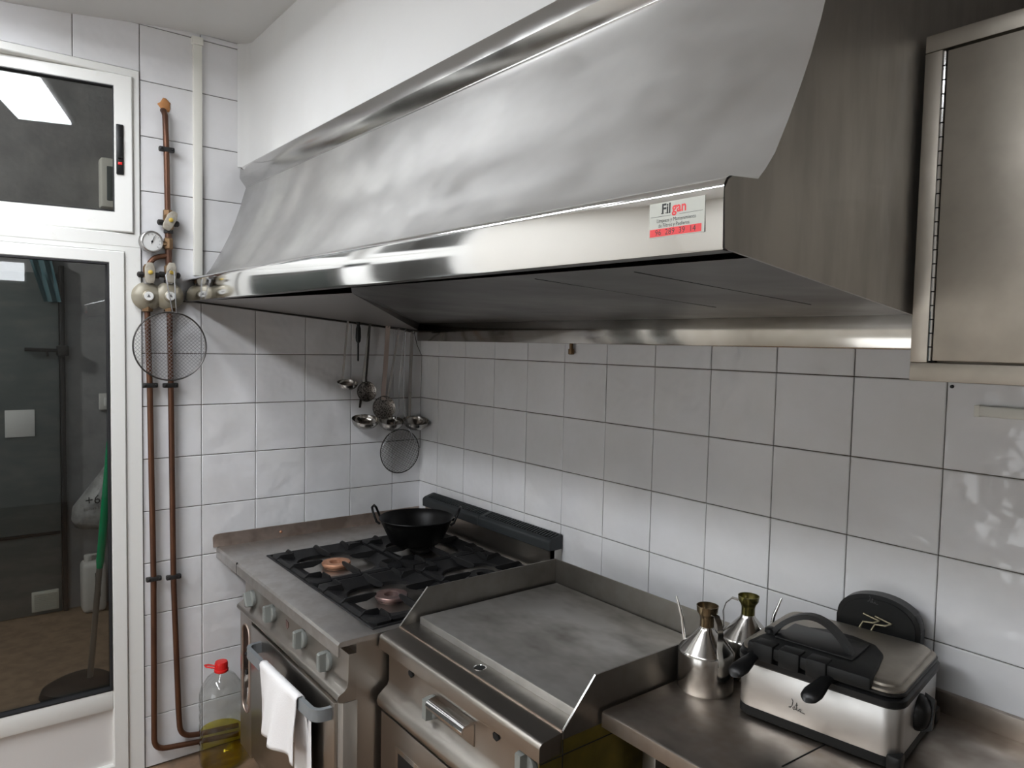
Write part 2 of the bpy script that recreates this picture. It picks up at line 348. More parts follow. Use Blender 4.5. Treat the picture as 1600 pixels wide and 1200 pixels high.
# ------------------------------------------------------------------ window over the door, and the door
wn = sroot('window_1', (0, (DY0+DY1)/2, 0.4))
def frame(mb, x0, x1, ya, yb, z0, z1, wl_, wr_, wt, wb_, bev=0.003):
    """one closed rectangular frame; ya is the right (larger y) side, the widths are left, right, top, bottom"""
    def ring(x, d, inner):
        a_, b_, c_, e_ = (ya-wr_+d, yb+wl_-d, z0+wb_-d, z1-wt+d) if inner else (ya-d, yb+d, z0+d, z1-d)
        return [(x, a_, c_), (x, b_, c_), (x, b_, e_), (x, a_, e_)]
    rows = [ring(x0, 0, False), ring(x1-bev, 0, False), ring(x1, bev, False), ring(x1, bev, True), ring(x1-bev, 0, True), ring(x0, 0, True), ring(x0, 0, False)]
    mb.grid(rows, closed=True)
f = MB(); frame(f, -0.03, 0.016, DY0, DY1, 0.388, DTOP, 0.03, 0.022, 0.028, 0.05); f.build('outer_frame', 'alu', wn, smooth=0)
AJ = 0.14                               # the latch-side sash stands ajar by 8 degrees
def ajar(p): y = p.y+1.30; return Vector((p.x*math.cos(AJ)+y*math.sin(AJ), -1.30+y*math.cos(AJ)-p.x*math.sin(AJ), p.z))
for k, (ya, yb, wr, wl_, xf) in enumerate(((DY0-.022, -1.805, .062, .055, ajar), (-1.81, DY1+.03, .055, .06, None))):
    f = MB(xf); frame(f, -0.022, 0.020 if k == 0 else 0.024, ya, yb, 0.44, 1.0, wl_, wr, 0.045, 0.072, 0.004); sh = f.build('sash', 'alu', wn, smooth=0)
    g = MB(xf); frame(g, -0.010, 0.0203 if k == 0 else 0.0243, ya-wr+.001, yb+wl_-.001, 0.511, 0.956, 0.003, 0.003, 0.003, 0.003, 0); g.build('gasket', 'gasket', sh)
    MB(xf).box(-0.003, 0.001, yb+wl_-.004, ya-wr+.004, 0.508, 0.958).build('glass', 'glass', sh, smooth=0)
    if k == 0:
        lt = MB(xf).box(0.0195, 0.027, -1.2905, -1.2665, 0.644, 0.822, 0.003).build('latch_plate', 'plast', wn)
        MB(xf).box(0.026, 0.034, -1.286, -1.271, 0.70, 0.775, 0.003).build('slider', 'plastmatt', lt)
        MB(xf).box(0.0265, 0.029, -1.285, -1.272, 0.678, 0.688, 0.001).build('red_mark', 'redcap', lt)
dr = sroot('door_1', (0, (DY0+DY1)/2, FL))
f = MB(); f.prism([(DY0, FL), (DY0, .388), (DY1, .388), (DY1, FL), (DY1+.04, FL), (DY1+.04, .372), (DY0-.052, .372), (DY0-.052, FL)], 'x', -0.03, 0.016)
f.build('outer_frame', 'alu', dr, smooth=0)
f = MB(); frame(f, -0.02, 0.026, DY0-0.054, DY1+0.042, -1.59, 0.37, 0.09, 0.052, 0.045, 0.05, 0.004); f.build('leaf_frame', 'alu', dr, smooth=0)
MB().box(-0.02, 0.026, DY1+0.131, DY0-0.105, -1.325, -1.252, 0.004).build('middle_rail', 'alu', dr)
MB().box(-0.02, 0.026, -1.86, -1.72, -1.59, 0.37, 0.004).build('meeting_stile', 'alu', dr)
g = MB(); frame(g, -0.01, 0.0262, DY0-0.106, DY1+0.13, -1.253, 0.326, 0.006, 0.006, 0.006, 0.006, 0); g.build('gasket', 'gasket', dr)
MB().box(-0.004, 0.002, DY1+0.13, DY0-0.105, -1.254, 0.328).build('glass', 'glass', dr, smooth=0)
MB().box(-0.012, 0.008, DY1+0.13, DY0-0.105, -1.545, -1.322).build('lower_panel', 'alupanel', dr, smooth=0)

# ------------------------------------------------------------------ the dark passage behind the door
PXB, PYS = -2.08, -0.45
structure(MB().box(PXB-0.1, -0.02, -3.2, PYS+0.1, FL-0.1, FL+0.001).build('floor_passage', 'pfloor', smooth=0))
structure(MB().box(PXB-0.1, PXB, -3.2, PYS+0.1, FL, 1.7).build('wall_passage_back', 'pwall', smooth=0))
structure(MB().box(PXB, -WLT, PYS, PYS+0.1, FL, 1.7).build('wall_passage_side', 'pwall', smooth=0))
structure(MB().box(PXB-0.1, -WLT, -3.2, PYS+0.1, 1.7, 1.8).build('ceiling_passage', 'pwall', smooth=0))
structure(MB().box(PXB-0.1, -WLT, -3.3, -3.2, FL, 1.7).build('wall_passage_left', 'pwall', smooth=0))
G = lambda px, py, x=PXB: at('x', x, px, py)
d2 = sroot('door_2', (PXB, -1.9, FL))
j0, j1 = G(95, 700, PXB+.05).y, G(104, 700, PXB+.05).y
MB().box(PXB, PXB+0.03, -2.6, j0, FL+0.004, 0.42, 0.004).build('leaf', 'pdoor', d2)
MB().box(PXB, PXB+0.05, j0+.004, j1, FL+0.003, 0.47, 0.004).build('jamb', 'iron', d2)
z = G(60, 835, PXB+.04).z; MB().box(PXB+0.03, PXB+0.038, -2.6, j0-.005, z-0.012, z+0.006, 0.002).build('cross_rail', 'iron', d2)
a, b = G(38, 546, PXB+.06), G(98, 548, PXB+.06)
bo = MB().tube([a, b], 0.011, 8).build('bolt', 'iron', d2); MB().box(PXB+0.03, PXB+0.085, b.y-0.03, b.y+0.03, b.z-0.03, b.z+0.03, 0.006).build('bolt_keeper', 'iron', bo)
MB().tube([G(73, 547, PXB+.06), G(74, 556, PXB+.075)], 0.008, 6).build('bolt_knob', 'iron', bo)
a, b = G(50, 958, PXB+.045), G(92, 920, PXB+.045)
gr = MB().box(PXB+0.03, PXB+0.045, a.y, b.y, a.z, b.z, 0.003).build('vent_grille', 'grille', d2)
for i in range(9):
    z = a.z + (b.z-a.z)*(0.12+0.76*i/8); MB().box(PXB+0.045, PXB+0.052, a.y+0.012, b.y-0.012, z-0.0035, z+0.0035).build('louvre', 'grille', gr, smooth=0)
a, b = G(8, 684, PXB+.035), G(54, 640, PXB+.035)
t = thing('card_sheet', 'blank pale card fixed on the dark metal door behind glass', 'card', (PXB+0.033, (a.y+b.y)/2, a.z)); MB().box(PXB+0.031, PXB+0.037, a.y, b.y, a.z, b.z, 0.001).build('card', 'paper', t)
a, b = G(42, 470, PXB+.05), G(78, 408, PXB+.05)
t = thing('hanging_cloth', 'dark teal cloth hanging high on the door behind glass', 'cloth', (PXB+0.04, (a.y+b.y)/2, a.z))
rows = []
for i in range(9):
    zz = b.z+0.05 + (a.z-b.z-0.05)*i/8
    rows.append([(PXB+0.055+0.012*math.sin(9*k/6.0+i*0.3), a.y+(b.y-a.y)*(k/8.0)*(1-0.03*i)+0.01*i, zz) for k in range(9)])
mb = MB(); mb.grid(rows); mb.build('cloth', 'teal', t); MB().lathe([(0.012, 0), (0.012, 0.03)], (PXB+0.03, (a.y+b.y)/2, b.z+0.05), (1, 0, 0), 10).build('peg', 'iron', t)
# things against the passage's grey wall
a, b = G(154, 640), G(177, 614)
t = thing('switch_box', 'small grey switch box on the passage wall behind glass', 'switch', (PXB+.02, (a.y+b.y)/2, a.z))
MB().box(PXB+.001, PXB+.035, a.y, b.y, a.z, b.z, 0.006).build('housing', 'jug', t); MB().box(PXB+.034, PXB+.042, a.y+.025, b.y-.03, a.z+0.025, b.z-0.025, 0.004).build('rocker', 'paper', t)
SX = PXB+.16
a, b = G(111, 828, SX), G(174, 690, SX)
t = thing('plastic_sack', 'full pale printed plastic sack hanging in the dark passage', 'sack', (SX, (a.y+b.y)/2, a.z))
cy, W_ = (a.y+b.y)/2+.03, (b.y-a.y)/2+.03
rows = []
for k, (h, r, sh) in enumerate([(0, 0.45, 0), (0.03, 0.85, 0), (0.12, 1.0, 0), (0.25, 0.95, 0), (0.45, 0.66, .25), (0.65, 0.36, .5), (0.84, 0.15, .7), (0.92, 0.09, .75), (1.0, 0.13, .78)]):
    rows.append([(SX+0.13*r**.8*math.sin(2*PI*i/20)*(1+0.12*math.sin(5*2*PI*i/20+k)), cy+W_*(sh+r*math.cos(2*PI*i/20)), a.z+(b.z-a.z)*h) for i in range(20)])
MB().loft(rows).build('sack_body', 'bag', t, smooth=60)
tp = Vector((SX, cy+W_*.78, b.z-.01)); MB().tube([tp, tp+Vector((-.04, 0.0, 0.08)), tp+Vector((-.125, 0, 0.11)), tp+Vector((-.10, 0, 0.02))], 0.008, 6).build('carry_loop', 'bag', t)
MB().lathe([(0.008, 0), (0.008, 0.05)], (PXB+.001, tp.y, tp.z+.105), (1, 0, 0), 8).build('wall_hook', 'iron', t)
q = G(133, 790, SX+.13); text('+60s', 0.075, q, (0, 1, 0.08), (-.35, 0, 1), 'ink', t); q = G(131, 799, SX+.137); text('bolsas basura', 0.026, q, (0, 1, 0.08), (-.2, 0, 1), 'inkgrey', t)
JX = PXB+.10
a, b = G(130, 958, JX+.08), G(167, 872, JX+.08)
t = thing('plastic_jerrycan', 'white plastic jerrycan on the passage floor behind dustpan pole', 'jerrycan', (JX, (a.y+b.y)/2, FL))
MB().box(JX-.06, JX+.08, a.y, b.y, FL+0.002, b.z-.02, 0.028, 3).build('can_body', 'jug', t); MB().lathe([(0.022, 0), (0.024, 0.035), (0.02, 0.04)], (JX, a.y+.04, b.z-0.024), n=14).build('cap', 'jug', t)
MB().tube([(JX, b.y-.075, b.z-0.024), (JX, b.y-.075, b.z+0.012), (JX, b.y-.02, b.z+0.012), (JX, b.y-.02, b.z-0.024)], 0.008, 6).build('grip', 'jug', t)
MB().box(JX+.0795, JX+.082, (a.y+b.y)/2+.0, (a.y+b.y)/2+.03, FL+.10, b.z-.08).build('label_strip', 'inkgrey', t)
# long-handled dustpan
A, Dq = at('x', -0.80, 140, 1066), at('x', -0.60, 173, 690)
fr_ = lambda t_: A+(Dq-A)*t_
t = thing('long_handled_dustpan', 'black dustpan with long grey pole and green grip behind door glass', 'dustpan', (A.x, A.y, FL))
MB().tube([A, fr_(.30), fr_(.52)], 0.0125, 10).build('pole', 'greypole', t); MB().tube([fr_(.49), fr_(.52), fr_(1.0)], [.013, .0165, .0165], 12).build('grip', 'greencap', t, label='bright green grip')
rows = []
for k, (r, h) in enumerate([(0.15, 0.004), (0.165, 0.02), (0.155, 0.05), (0.11, 0.075), (0.04, 0.08)]):
    rows.append([(A.x-0.02+r*0.85*math.cos(2*PI*i/28), A.y-0.01+r*math.sin(2*PI*i/28)*(1.15 if math.sin(2*PI*i/28) < 0 else 0.75), FL+h) for i in range(28)])
MB().loft(rows).build('pan', 'plastmatt', t)
# pale meter box seen high through the transom
a, b = G(154, 326), G(177, 253)
t = thing('meter_box', 'pale narrow meter box high on the passage wall beyond transom', 'box', (PXB+.05, a.y, a.z))
MB().box(PXB+.001, PXB+.10, a.y, b.y+.05, a.z, b.z, 0.012).build('case', 'conduit', t); MB().box(PXB+.098, PXB+.107, a.y+.03, a.y+.075, a.z+0.04, b.z-0.05, 0.004).build('window', 'pdoor', t)

# ------------------------------------------------------------------ lamps
def passage_fill_light():  # unseen lamp added to brighten the passage
    t = thing('passage_fill', 'added fill lamp high in the dark passage, out of view', 'lamp', (-1.0, -3.17, 1.2))
    MB().lathe([(.0002, 0), (.11, 0), (.11, .03), (.10, .04)], (-1.0, -3.199, 1.3), (0, 1, 0), 24).build('housing', 'lampbody', t)
    MB().lathe([(.095, .04), (.08, .07), (.0002, .085)], (-1.0, -3.199, 1.3), (0, 1, 0), 24).build('globe', 'fillP', t)
def ceiling_lamp(x0, x1, y0, y1, z, mt, label):
    t = thing('ceiling_lamp', label, 'lamp', ((x0+x1)/2, (y0+y1)/2, z-0.05))
    MB().box(x0-0.02, x1+0.02, y0-0.02, y1+0.02, z-0.03, z, 0.004).build('housing', 'lampbody', t)
    MB().box(x0, x1, y0, y1, z-0.045, z-0.0295, 0.004).build('diffuser', mt, t)
passage_fill_light()
ceiling_lamp(0.34, 1.22, -1.85, -1.625, 1.149, 'lampA', 'long white ceiling lamp mirrored in the transom glass')
ceiling_lamp(2.1, 3.3, -2.75, -2.45, 1.149, 'fillB', 'added white ceiling fill lamp over the middle of kitchen, out of frame')  # added out of view for general fill light
ceiling_lamp(0.7, 1.9, -2.75, -2.45, 1.149, 'fillD', 'added white ceiling fill lamp near the front wall, out of frame')  # added out of view to brighten the lower walls
# wall lamp whose reflection shows in the top of the door glass
t = thing('wall_lamp', 'rectangular white wall lamp mirrored in the door glass', 'lamp', (RX-0.01, -1.35, 0.6))
lampw = [at('x', -RX+0.05, 0, 437), at('x', -RX+0.05, 38, 411)]
MB().box(RX-0.04, RX-0.001, lampw[0].y-0.35, lampw[1].y+0.02, lampw[0].z-0.02, lampw[1].z+0.02, 0.006).build('housing', 'lampbody', t)
MB().box(RX-0.05, RX-0.039, lampw[0].y-0.33, lampw[1].y, lampw[0].z, lampw[1].z, 0.006).build('diffuser', 'lampC', t)

# ================================================================== EXTRACTOR HOOD
HX = 2.466
hood = thing('extractor_hood', 'long curved stainless steel extractor hood over cooker and griddle', 'extractor hood', (HX/2, -0.55, 0.07))
# cross-section at the left wall; the right end hangs 2 cm lower
curve = [(-1.0, .293), (-.985, .308), (-.966, .331), (-.94, .376), (-.915, .424), (-.893, .470), (-.872, .522), (-.853, .580), (-.838, .632), (-.826, .672)]
def hz(z, x): return z - 0.02*x/HX
NX = 24
def span(prof, x0=0.004, x1=HX, n=NX): return [[(x0+(x1-x0)*i/n, y, hz(z, x0+(x1-x0)*i/n)) for i in range(n+1)] for y, z in prof]
mb = MB(); mb.grid(span([(-1.052, .2885), (-1.03, .2905)] + curve)); mb.build('canopy', 'steel', hood, smooth=50)
lip = [(-1.038, .2025), (-1.0655, .2005), (-1.0665, .2035)] + [(-1.068, .25)] + [(-1.0535+0.0145*math.cos(math.radians(a)), .2742+0.0145*math.sin(math.radians(a))) for a in (180, 160, 135, 110, 90)] + [(-1.045, .2888)]
mb = MB(); mb.grid(span(lip)); mb.build('front_lip', 'steelpol', hood, smooth=50)
corn = [(-.824, .664), (-.829, .668), (-.848, .692), (-.853, .700), (-.853, .708)] + [(-.851, .735), (-.845, .746), (-.835, .752), (-.815, .754)]
MB().tube([(.004, -.8265, hz(.668, 0)), (HX, -.8265, hz(.668, HX))], .0042, 10).build('canopy_bend', 'steelmid', hood, smooth=60)
mb = MB(); mb.grid(span(corn)); mb.build('cornice', 'steelmid', hood, smooth=30)
# end sheets: the right one closes the hood, the left one stands against the tiles
prof = [(-1.062, .1825), (-1.066, .252), (-1.060, .263), (-1.052, .2685), (-1.03, .2705)] + [(y, z-0.02) for y, z in curve] + [(-.822, .72), (-.822, 1.14), (-.004, 1.14), (-.004, .060)]
MB().prism(prof, 'x', HX-0.004, HX).build('end_sheet', 'steelend', hood, smooth=0, label='dull right end sheet')
prof = [(-1.062, .203), (-1.066, .272), (-1.052, .287)] + curve + [(-.80, .70), (-.004, .70), (-.004, .112)]
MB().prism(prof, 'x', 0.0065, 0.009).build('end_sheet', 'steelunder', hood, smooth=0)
# drip flange along the left wall and inward return under the lip
mb = MB()
for k in range(1): mb.loft([[(0.0065, -1.05, .203), (0.03, -1.05, .203), (0.03, -1.05, .2), (0.0065, -1.05, .2)], [(0.0065, -.03, .113), (0.03, -.03, .113), (0.03, -.03, .108), (0.0065, -.03, .108)]])
mb.build('side_flange', 'steelunder', hood, smooth=0)
MB().loft([[(0.01, -1.064, .2005), (0.01, -1.036, .2005), (0.01, -1.036, .206), (0.01, -1.064, .206)], [(HX-0.004, -1.064, .1805), (HX-0.004, -1.036, .1805), (HX-0.004, -1.036, .186), (HX-0.004, -1.064, .186)]]).build('lip_return', 'steelunder', hood, smooth=0)
# underside: a folded tray - corner sheet, a dark fold and the long main sheet, with a slot behind the lip
D = at('z', .193, 550, 458); D.y = max(D.y, -1.034); Bp = Vector((0.012, -0.03, 0.122)); E_ = Vector((D.x+0.17, -0.998, .194))
FR = Vector((HX-0.006, -0.998, .1775)); BR = Vector((HX-0.006, -0.03, .150)); BL = Vector((0.03, -0.03, .150))
mb = MB(); mb.poly([(0.03, -1.037, .2035), D, Bp, (0.03, -0.04, .118)]); mb.build('corner_sheet', 'cornersheet', hood, smooth=0)
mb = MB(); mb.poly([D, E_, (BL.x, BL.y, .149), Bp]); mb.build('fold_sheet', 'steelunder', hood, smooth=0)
def under(x, y):
    t_ = (y-FR.y)/(BR.y-FR.y); zl = E_.z+(BL.z-E_.z)*t_; zr = FR.z+(BR.z-FR.z)*t_; xl = E_.x+(BL.x-E_.x)*t_
    return zl + (zr-zl)*(x-xl)/(FR.x-xl)
rows = []
for j in range(9):
    y = FR.y+(BR.y-FR.y)*j/8; xl = E_.x+(BL.x-E_.x)*j/8
    rows.append([(xl+(FR.x-xl)*i/12, y, under(xl+(FR.x-xl)*i/12, y)) for i in range(13)])
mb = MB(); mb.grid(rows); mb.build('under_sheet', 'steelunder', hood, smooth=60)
mb = MB()
for xs in (1.98, 2.22):
    mb.tube([(xs, -0.95, under(xs, -.95)-0.0001), (xs-0.05, -0.35, under(xs-.05, -.35)-0.0001)], 0.0008, 5)
mb.build('sheet_seam', 'black', hood, kind='stuff')
MB().loft([[(D.x-.02, -1.037, .209), (D.x-.02, -.93, .209), (D.x-.02, -.93, .212), (D.x-.02, -1.037, .212)], [(HX-.008, -1.037, .1955), (HX-.008, -.93, .1955), (HX-.008, -.93, .199), (HX-.008, -1.037, .199)]]).build('slot_shade', 'black', hood, smooth=0)  # black sheet stands in for the shade inside the slot
# gutter along the wall, with its drain spigot
mb = MB(); mb.box(0.012, HX-0.006, -0.034, -0.008, .0685, .156, 0.004); mb.build('gutter', 'steelgut', hood)
MB().tube([(0.012, -0.036, .158), (HX-0.006, -0.036, .158)], 0.004, 6).build('gutter_bead', 'steelunder', hood)
MB().lathe([(0.007, 0.012), (0.007, -0.012), (0.011, -0.012), (0.011, -0.03), (0.008, -0.032)], (1.073, -0.022, .062), n=12).build('drain_spigot', 'brass', hood)
# service sticker
c = [at('y', -1.0688, *q) for q in ((1015, 320), (1102, 306), (1100, 362), (1015, 376))]
sy = -1.0680
st = MB().poly([(c[0].x, sy-0.0004, c[0].z), (c[1].x, sy-0.0004, c[0].z), (c[1].x, sy-0.0004, c[2].z), (c[0].x, sy-0.0004, c[2].z)]).build('service_sticker', 'sticker', hood, smooth=0, label='pale printed service sticker with red bar')
x0, x1, z1, z0 = c[0].x, c[1].x, c[0].z, c[2].z; W_, H_ = x1-x0, z1-z0; X, Zp = (1, 0, 0), (0, 0, 1); ty = sy-0.0006
def T(body, size, fx, fz, mt, nm='lettering', **k): return text(body, size*H_, (x0+W_*fx, ty, z0+H_*fz), X, Zp, mt, st, nm, **k)
T('Fil', 0.40, 0.23, 0.675, 'ink', sx=0.95, off=0.0005); T('gan', 0.40, 0.425, 0.675, 'red', sx=0.95, off=0.0005)
mb = MB()
for fx, fw in ((0.225, 0.05), (0.295, 0.04), (0.35, 0.04)): mb.box(x0+W_*fx, x0+W_*(fx+fw), ty-0.0001, ty, z0+H_*0.675, z0+H_*0.69)
mb.box(x0+W_*0.225, x0+W_*0.24, ty-0.0001, ty, z0+H_*0.67, z0+H_*0.70); mb.build('serif', 'ink', st, smooth=0, kind='stuff')
mb = MB(); mb.box(x0+W_*.03, x0+W_*.40, ty-0.0001, ty, z0+H_*.598, z0+H_*.608); mb.box(x0+W_*.56, x0+W_*.97, ty-0.0001, ty, z0+H_*.598, z0+H_*.608); mb.build('rule', 'inkgrey', st, smooth=0, kind='stuff')
T('Limpieza y Mantenimiento', 0.155, 0.5, 0.43, 'ink', align='CENTER', sx=0.86); T('de Filtros y Paelleros', 0.155, 0.46, 0.285, 'ink', align='CENTER', sx=0.86)
MB().box(x0+W_*.02, x0+W_*.95, ty-0.0002, ty+0.0003, z0+H_*.03, z0+H_*.25).build('red_bar', 'red', st, smooth=0)
text('96  289  39  14', 0.235*H_, (x0+W_*.49, sy-0.0009, z0+H_*.065), X, Zp, 'ink', st, 'lettering', align='CENTER', sx=1.02, off=0.0)

# ================================================================== WALL CUPBOARD at the right
CX0, CX1, CY, CZ0, CZ1 = 2.476, 3.35, -0.585, 0.019, 0.552
cab = thing('wall_cupboard', 'stainless steel wall cupboard right of the extractor hood', 'cupboard', ((CX0+CX1)/2, -0.3, CZ0))
MB().box(CX0, CX1, CY+0.018, -0.008, CZ0, CZ1, 0.002).build('carcass', 'steelcab', cab)
MB().box(CX0, CX1, CY, CY+0.02, CZ1-0.026, CZ1, 0.0015).build('top_rail', 'steelcab', cab)
MB().box(CX0, CX1, CY, CY+0.02, CZ0, CZ0+0.029, 0.0015).build('bottom_rail', 'steelcab', cab)
MB().box(CX0, CX0+0.0255, CY, CY+0.02, CZ0+0.029, CZ1-0.0265, 0.0015).build('stile', 'steelcab', cab)
MB().box(CX0+0.0255, CX0+0.033, CY+0.006, CY+0.018, CZ0+0.03, CZ1-0.028).build('rebate', 'black', cab, smooth=0)
dd = MB().box(CX0+0.0335, CX0+0.62, CY-0.003, CY+0.016, CZ0+0.032, CZ1-0.031, 0.002).build('door', 'steelcab', cab)
mb = MB(); mb.tube([(CX0+0.0295, CY-0.001, CZ0+0.032), (CX0+0.0295, CY-0.001, CZ1-0.031)], 0.0028, 8); mb.build('hinge', 'steelpol', dd, label='bright piano hinge')
mb = MB()
for i in range(1, 22):
    z = CZ0+0.032+(CZ1-CZ0-0.063)*i/22; mb.tube([(CX0+0.0295, CY-0.001, z-0.0009), (CX0+0.0295, CY-0.001, z+0.0009)], 0.0031, 8)
mb.build('hinge_gap', 'black', dd, kind='stuff')
MB().box(CX0+0.64, CX1-0.01, CY-0.003, CY+0.016, CZ0+0.032, CZ1-0.031, 0.002).build('door', 'steelcab', cab)
# ivory conduit on the tiles under the cupboard
a = at('y', -0.012, 1527, 632); b = at('y', -0.012, 1527, 650)
t = thing('wall_conduit', 'short white conduit on tiles below the wall cupboard', 'conduit', (a.x+0.2, -0.008, b.z))
MB().box(a.x, a.x+0.6, -0.024, -0.0065, b.z, a.z-0.002, 0.003).build('cover', 'conduit', t); MB().box(a.x-0.002, a.x+0.010, -0.025, -0.0065, b.z-0.001, a.z-0.001, 0.002).build('end_cap', 'conduit', t)
a = at('y', -0.008, 1488, 604); mb = MB(); mb.lathe([(0.004, 0), (0.004, 0.006), (0.002, 0.009)], (a.x, -0.006, a.z), (0, -1, 0), 8); t = mb.build('wall_screw', 'iron', None); tag(t, 'tiny dark screw in the tiles under the cupboard', 'screw')

# ================================================================== GAS PIPES on the left wall
PX = 0.032
L = lambda px, py, x=PX: at('x', x, px, py)
gp = thing('gas_pipe', 'brown copper gas pipes with valves, regulators and gauge beside white door', 'gas pipe', (0.0, -1.14, -1.5))
r_ = 0.0105
def bendpts(a, c, b, r=0.05, n=6):
    """corner c between a and b rounded with radius r"""
    a, b, c = Vector(a), Vector(b), Vector(c); p = c+(a-c).normalized()*r; q = c+(b-c).normalized()*r
    return [p*(1-t_)**2+c*2*t_*(1-t_)+q*t_*t_ for t_ in [i/n for i in range(n+1)]]
P1 = [L(230, 485), L(234, 602), L(240, 904)]
bl_ = L(241, 1172); P1 += bendpts(P1[-1], bl_, L(310, 1159), 0.045) + [L(310, 1159), L(372, 1146)]
MB().tube(P1, r_, 12).build('pipe', 'pipe', gp, smooth=60)
P2 = [L(265, 487), L(267, 602), L(271, 901), L(279, 1110)]
P2 += bendpts(P2[-1], L(282, 1151), L(310, 1147), 0.045) + [L(310, 1147), L(372, 1133)]
MB().tube(P2, r_, 12).build('pipe', 'pipe', gp, smooth=60)
top = L(257, 172)
MB().tube([Vector((0.008, top.y, top.z+0.004)), Vector((0.02, top.y, top.z)), L(258, 181), L(260, 234), L(262, 334)], r_, 12).build('pipe', 'pipe', gp, smooth=60)
MB().tube([L(263, 362), L(263, 380), L(264, 420)], [0.012, 0.0125, 0.0115], 12).build('pipe', 'pipe', gp, smooth=60)
q0, q1, q2 = L(263, 400), L(236, 402), L(231, 424)
MB().tube([q0] + bendpts(q0, q1+Vector((0, -0.004, 0.002)), q2, 0.045) + [q2], r_*0.95, 12).build('pipe', 'pipe', gp, smooth=60)
# orange filler where the pipe enters the tiles
rows = []
rnd = random.Random(3)
h = L(257, 167, 0.006); ring = [0.020*(1+0.25*rnd.uniform(-1, 1)) for _ in range(14)]
MB().loft([[(0.005+dx, h.y+k*ring[i]*math.cos(2*PI*i/14), h.z+0.006+k*ring[i]*1.15*math.sin(2*PI*i/14)) for i in range(14)] for dx, k in ((0.0, 1.15), (0.006, 1.0), (0.009, 0.5))]).build('filler', 'rust', gp, smooth=60)
for px, py in ((260, 234), (234, 602), (266, 602), (240, 904), (271, 901)):     # pipe clips
    c = L(px, py)
    mb = MB(); mb.box(PX-0.006, PX+0.0125, c.y-0.027, c.y+0.027, c.z-0.009, c.z+0.009, 0.004)
    cl = mb.build('pipe_clip', 'clip', gp)
    mb = MB()
    for sgn in (-1, 1): mb.lathe([(0.005, 0), (0.005, 0.006), (0.002, 0.008)], (PX+0.0125, c.y+sgn*0.019, c.z), (1, 0, 0), 8)
    mb.lathe([(0.006, 0), (0.006, PX-0.012)], (0.006, c.y, c.z), (1, 0, 0), 8); mb.build('screw', 'iron', cl, kind='stuff')
def fitting(px, py, r, hh, m_='brass'):
    c = L(px, py); MB().lathe([(r*0.8, -hh), (r, -hh*0.8), (r, hh*0.8), (r*0.8, hh)], c, n=6).build('union_nut', m_, gp, smooth=0)
fitting(262, 333, 0.017, 0.012); fitting(263, 361, 0.017, 0.010, 'iron'); fitting(263, 381, 0.0165, 0.022); fitting(231, 420, 0.017, 0.012); fitting(263, 420, 0.016, 0.012)
fitting(231, 440, 0.0185, 0.008, 'iron'); fitting(264, 441, 0.0185, 0.008, 'iron'); fitting(230, 483, 0.020, 0.010); fitting(265, 485, 0.020, 0.010)
def valve(px, py, tilt):
    c = L(px, py)
    v = MB().lathe([(0.013, -0.035), (0.019, -0.022), (0.019, 0.022), (0.013, 0.035)], c, n=10).build('valve', 'brass', gp)
    mb = MB()
    for sgn in (-1, 1): mb.lathe([(0.009, 0), (0.011, 0.01), (0.011, 0.022), (0.006, 0.026)], (c.x, c.y+sgn*0.012, c.z-0.004), (0, sgn, 0), 8)
    mb.build('stem_nut', 'clip', v, kind='stuff')
    ct, s_ = math.cos(tilt), math.sin(tilt)
    prof = [(0.010, 0.040), (-0.010, 0.040), (-0.018, 0.020), (-0.017, -0.020), (-0.012, -0.036), (0.012, -0.036), (0.017, -0.020), (0.018, 0.020)]
    def xf(p): return Vector((p.x, c.y+p.y*ct+p.z*s_, c.z-p.y*s_+p.z*ct))
    MB(xf).prism(prof, 'x', c.x+0.020, c.x+0.032, 0.004).build('lever', 'lever', v)
    MB(xf).lathe([(0.008, 0), (0.008, 0.004), (0.003, 0.007)], (c.x+0.032, 0.0, 0.004), (1, 0, 0), 12).build('yellow_cap', 'yellow', v)
valve(263, 347, 0.45); valve(232, 428, 0.0); valve(265, 428, 0.05)
def regulator(px, py):
    c = L(px, py, 0.04)
    rg = MB().lathe([(0.010, -0.030), (0.030, -0.026), (0.048, -0.016), (0.0525, -0.008), (0.0525, -0.001), (0.050, 0.001), (0.046, 0.006), (0.034, 0.013), (0.022, 0.0165), (0.0205, 0.024), (0.015, 0.0275), (0.013, 0.026), (0.001, 0.026)], c, (1, 0, 0), 32).build('regulator', 'regul', gp, smooth=40)
    MB().lathe([(0.016, 0.0278), (0.016, 0.0292), (0.010, 0.0296), (0.0095, 0.0282), (0.001, 0.0282)], c, (1, 0, 0), 20).build('regulator_plate', 'dial', rg)
    mb = MB(); mb.prism([(c.y-0.006, c.z-0.004), (c.y+0.006, c.z-0.004), (c.y, c.z+0.007)], 'x', c.x+0.028, c.x+0.0292); mb.build('mark', 'inkgrey', rg, smooth=0)
    MB().tube([(c.x, c.y, c.z+0.045), (c.x, c.y, c.z+0.068)], 0.013, 10).build('inlet', 'burnalu', rg)
regulator(230, 463); regulator(264, 463)
c = L(236, 378, 0.045)
ga = MB().lathe([(0.036, -0.018), (0.0395, -0.014), (0.0395, 0.012), (0.036, 0.015), (0.033, 0.010), (0.001, 0.0099)], c, (1, 0.12, 0.03), 32).build('pressure_gauge', 'burnalu', gp)
ad = Vector((1, 0.12, 0.03)).normalized()
MB().lathe([(0.033, 0.0101), (0.001, 0.0104)], c, ad, 32).build('dial', 'dial', ga)
mb = MB(); u = ad.orthogonal().normalized(); v_ = ad.cross(u)
def rot2(a): return Vector((0, 1, 0))*math.cos(a) + Vector((0, 0, 1))*math.sin(a)
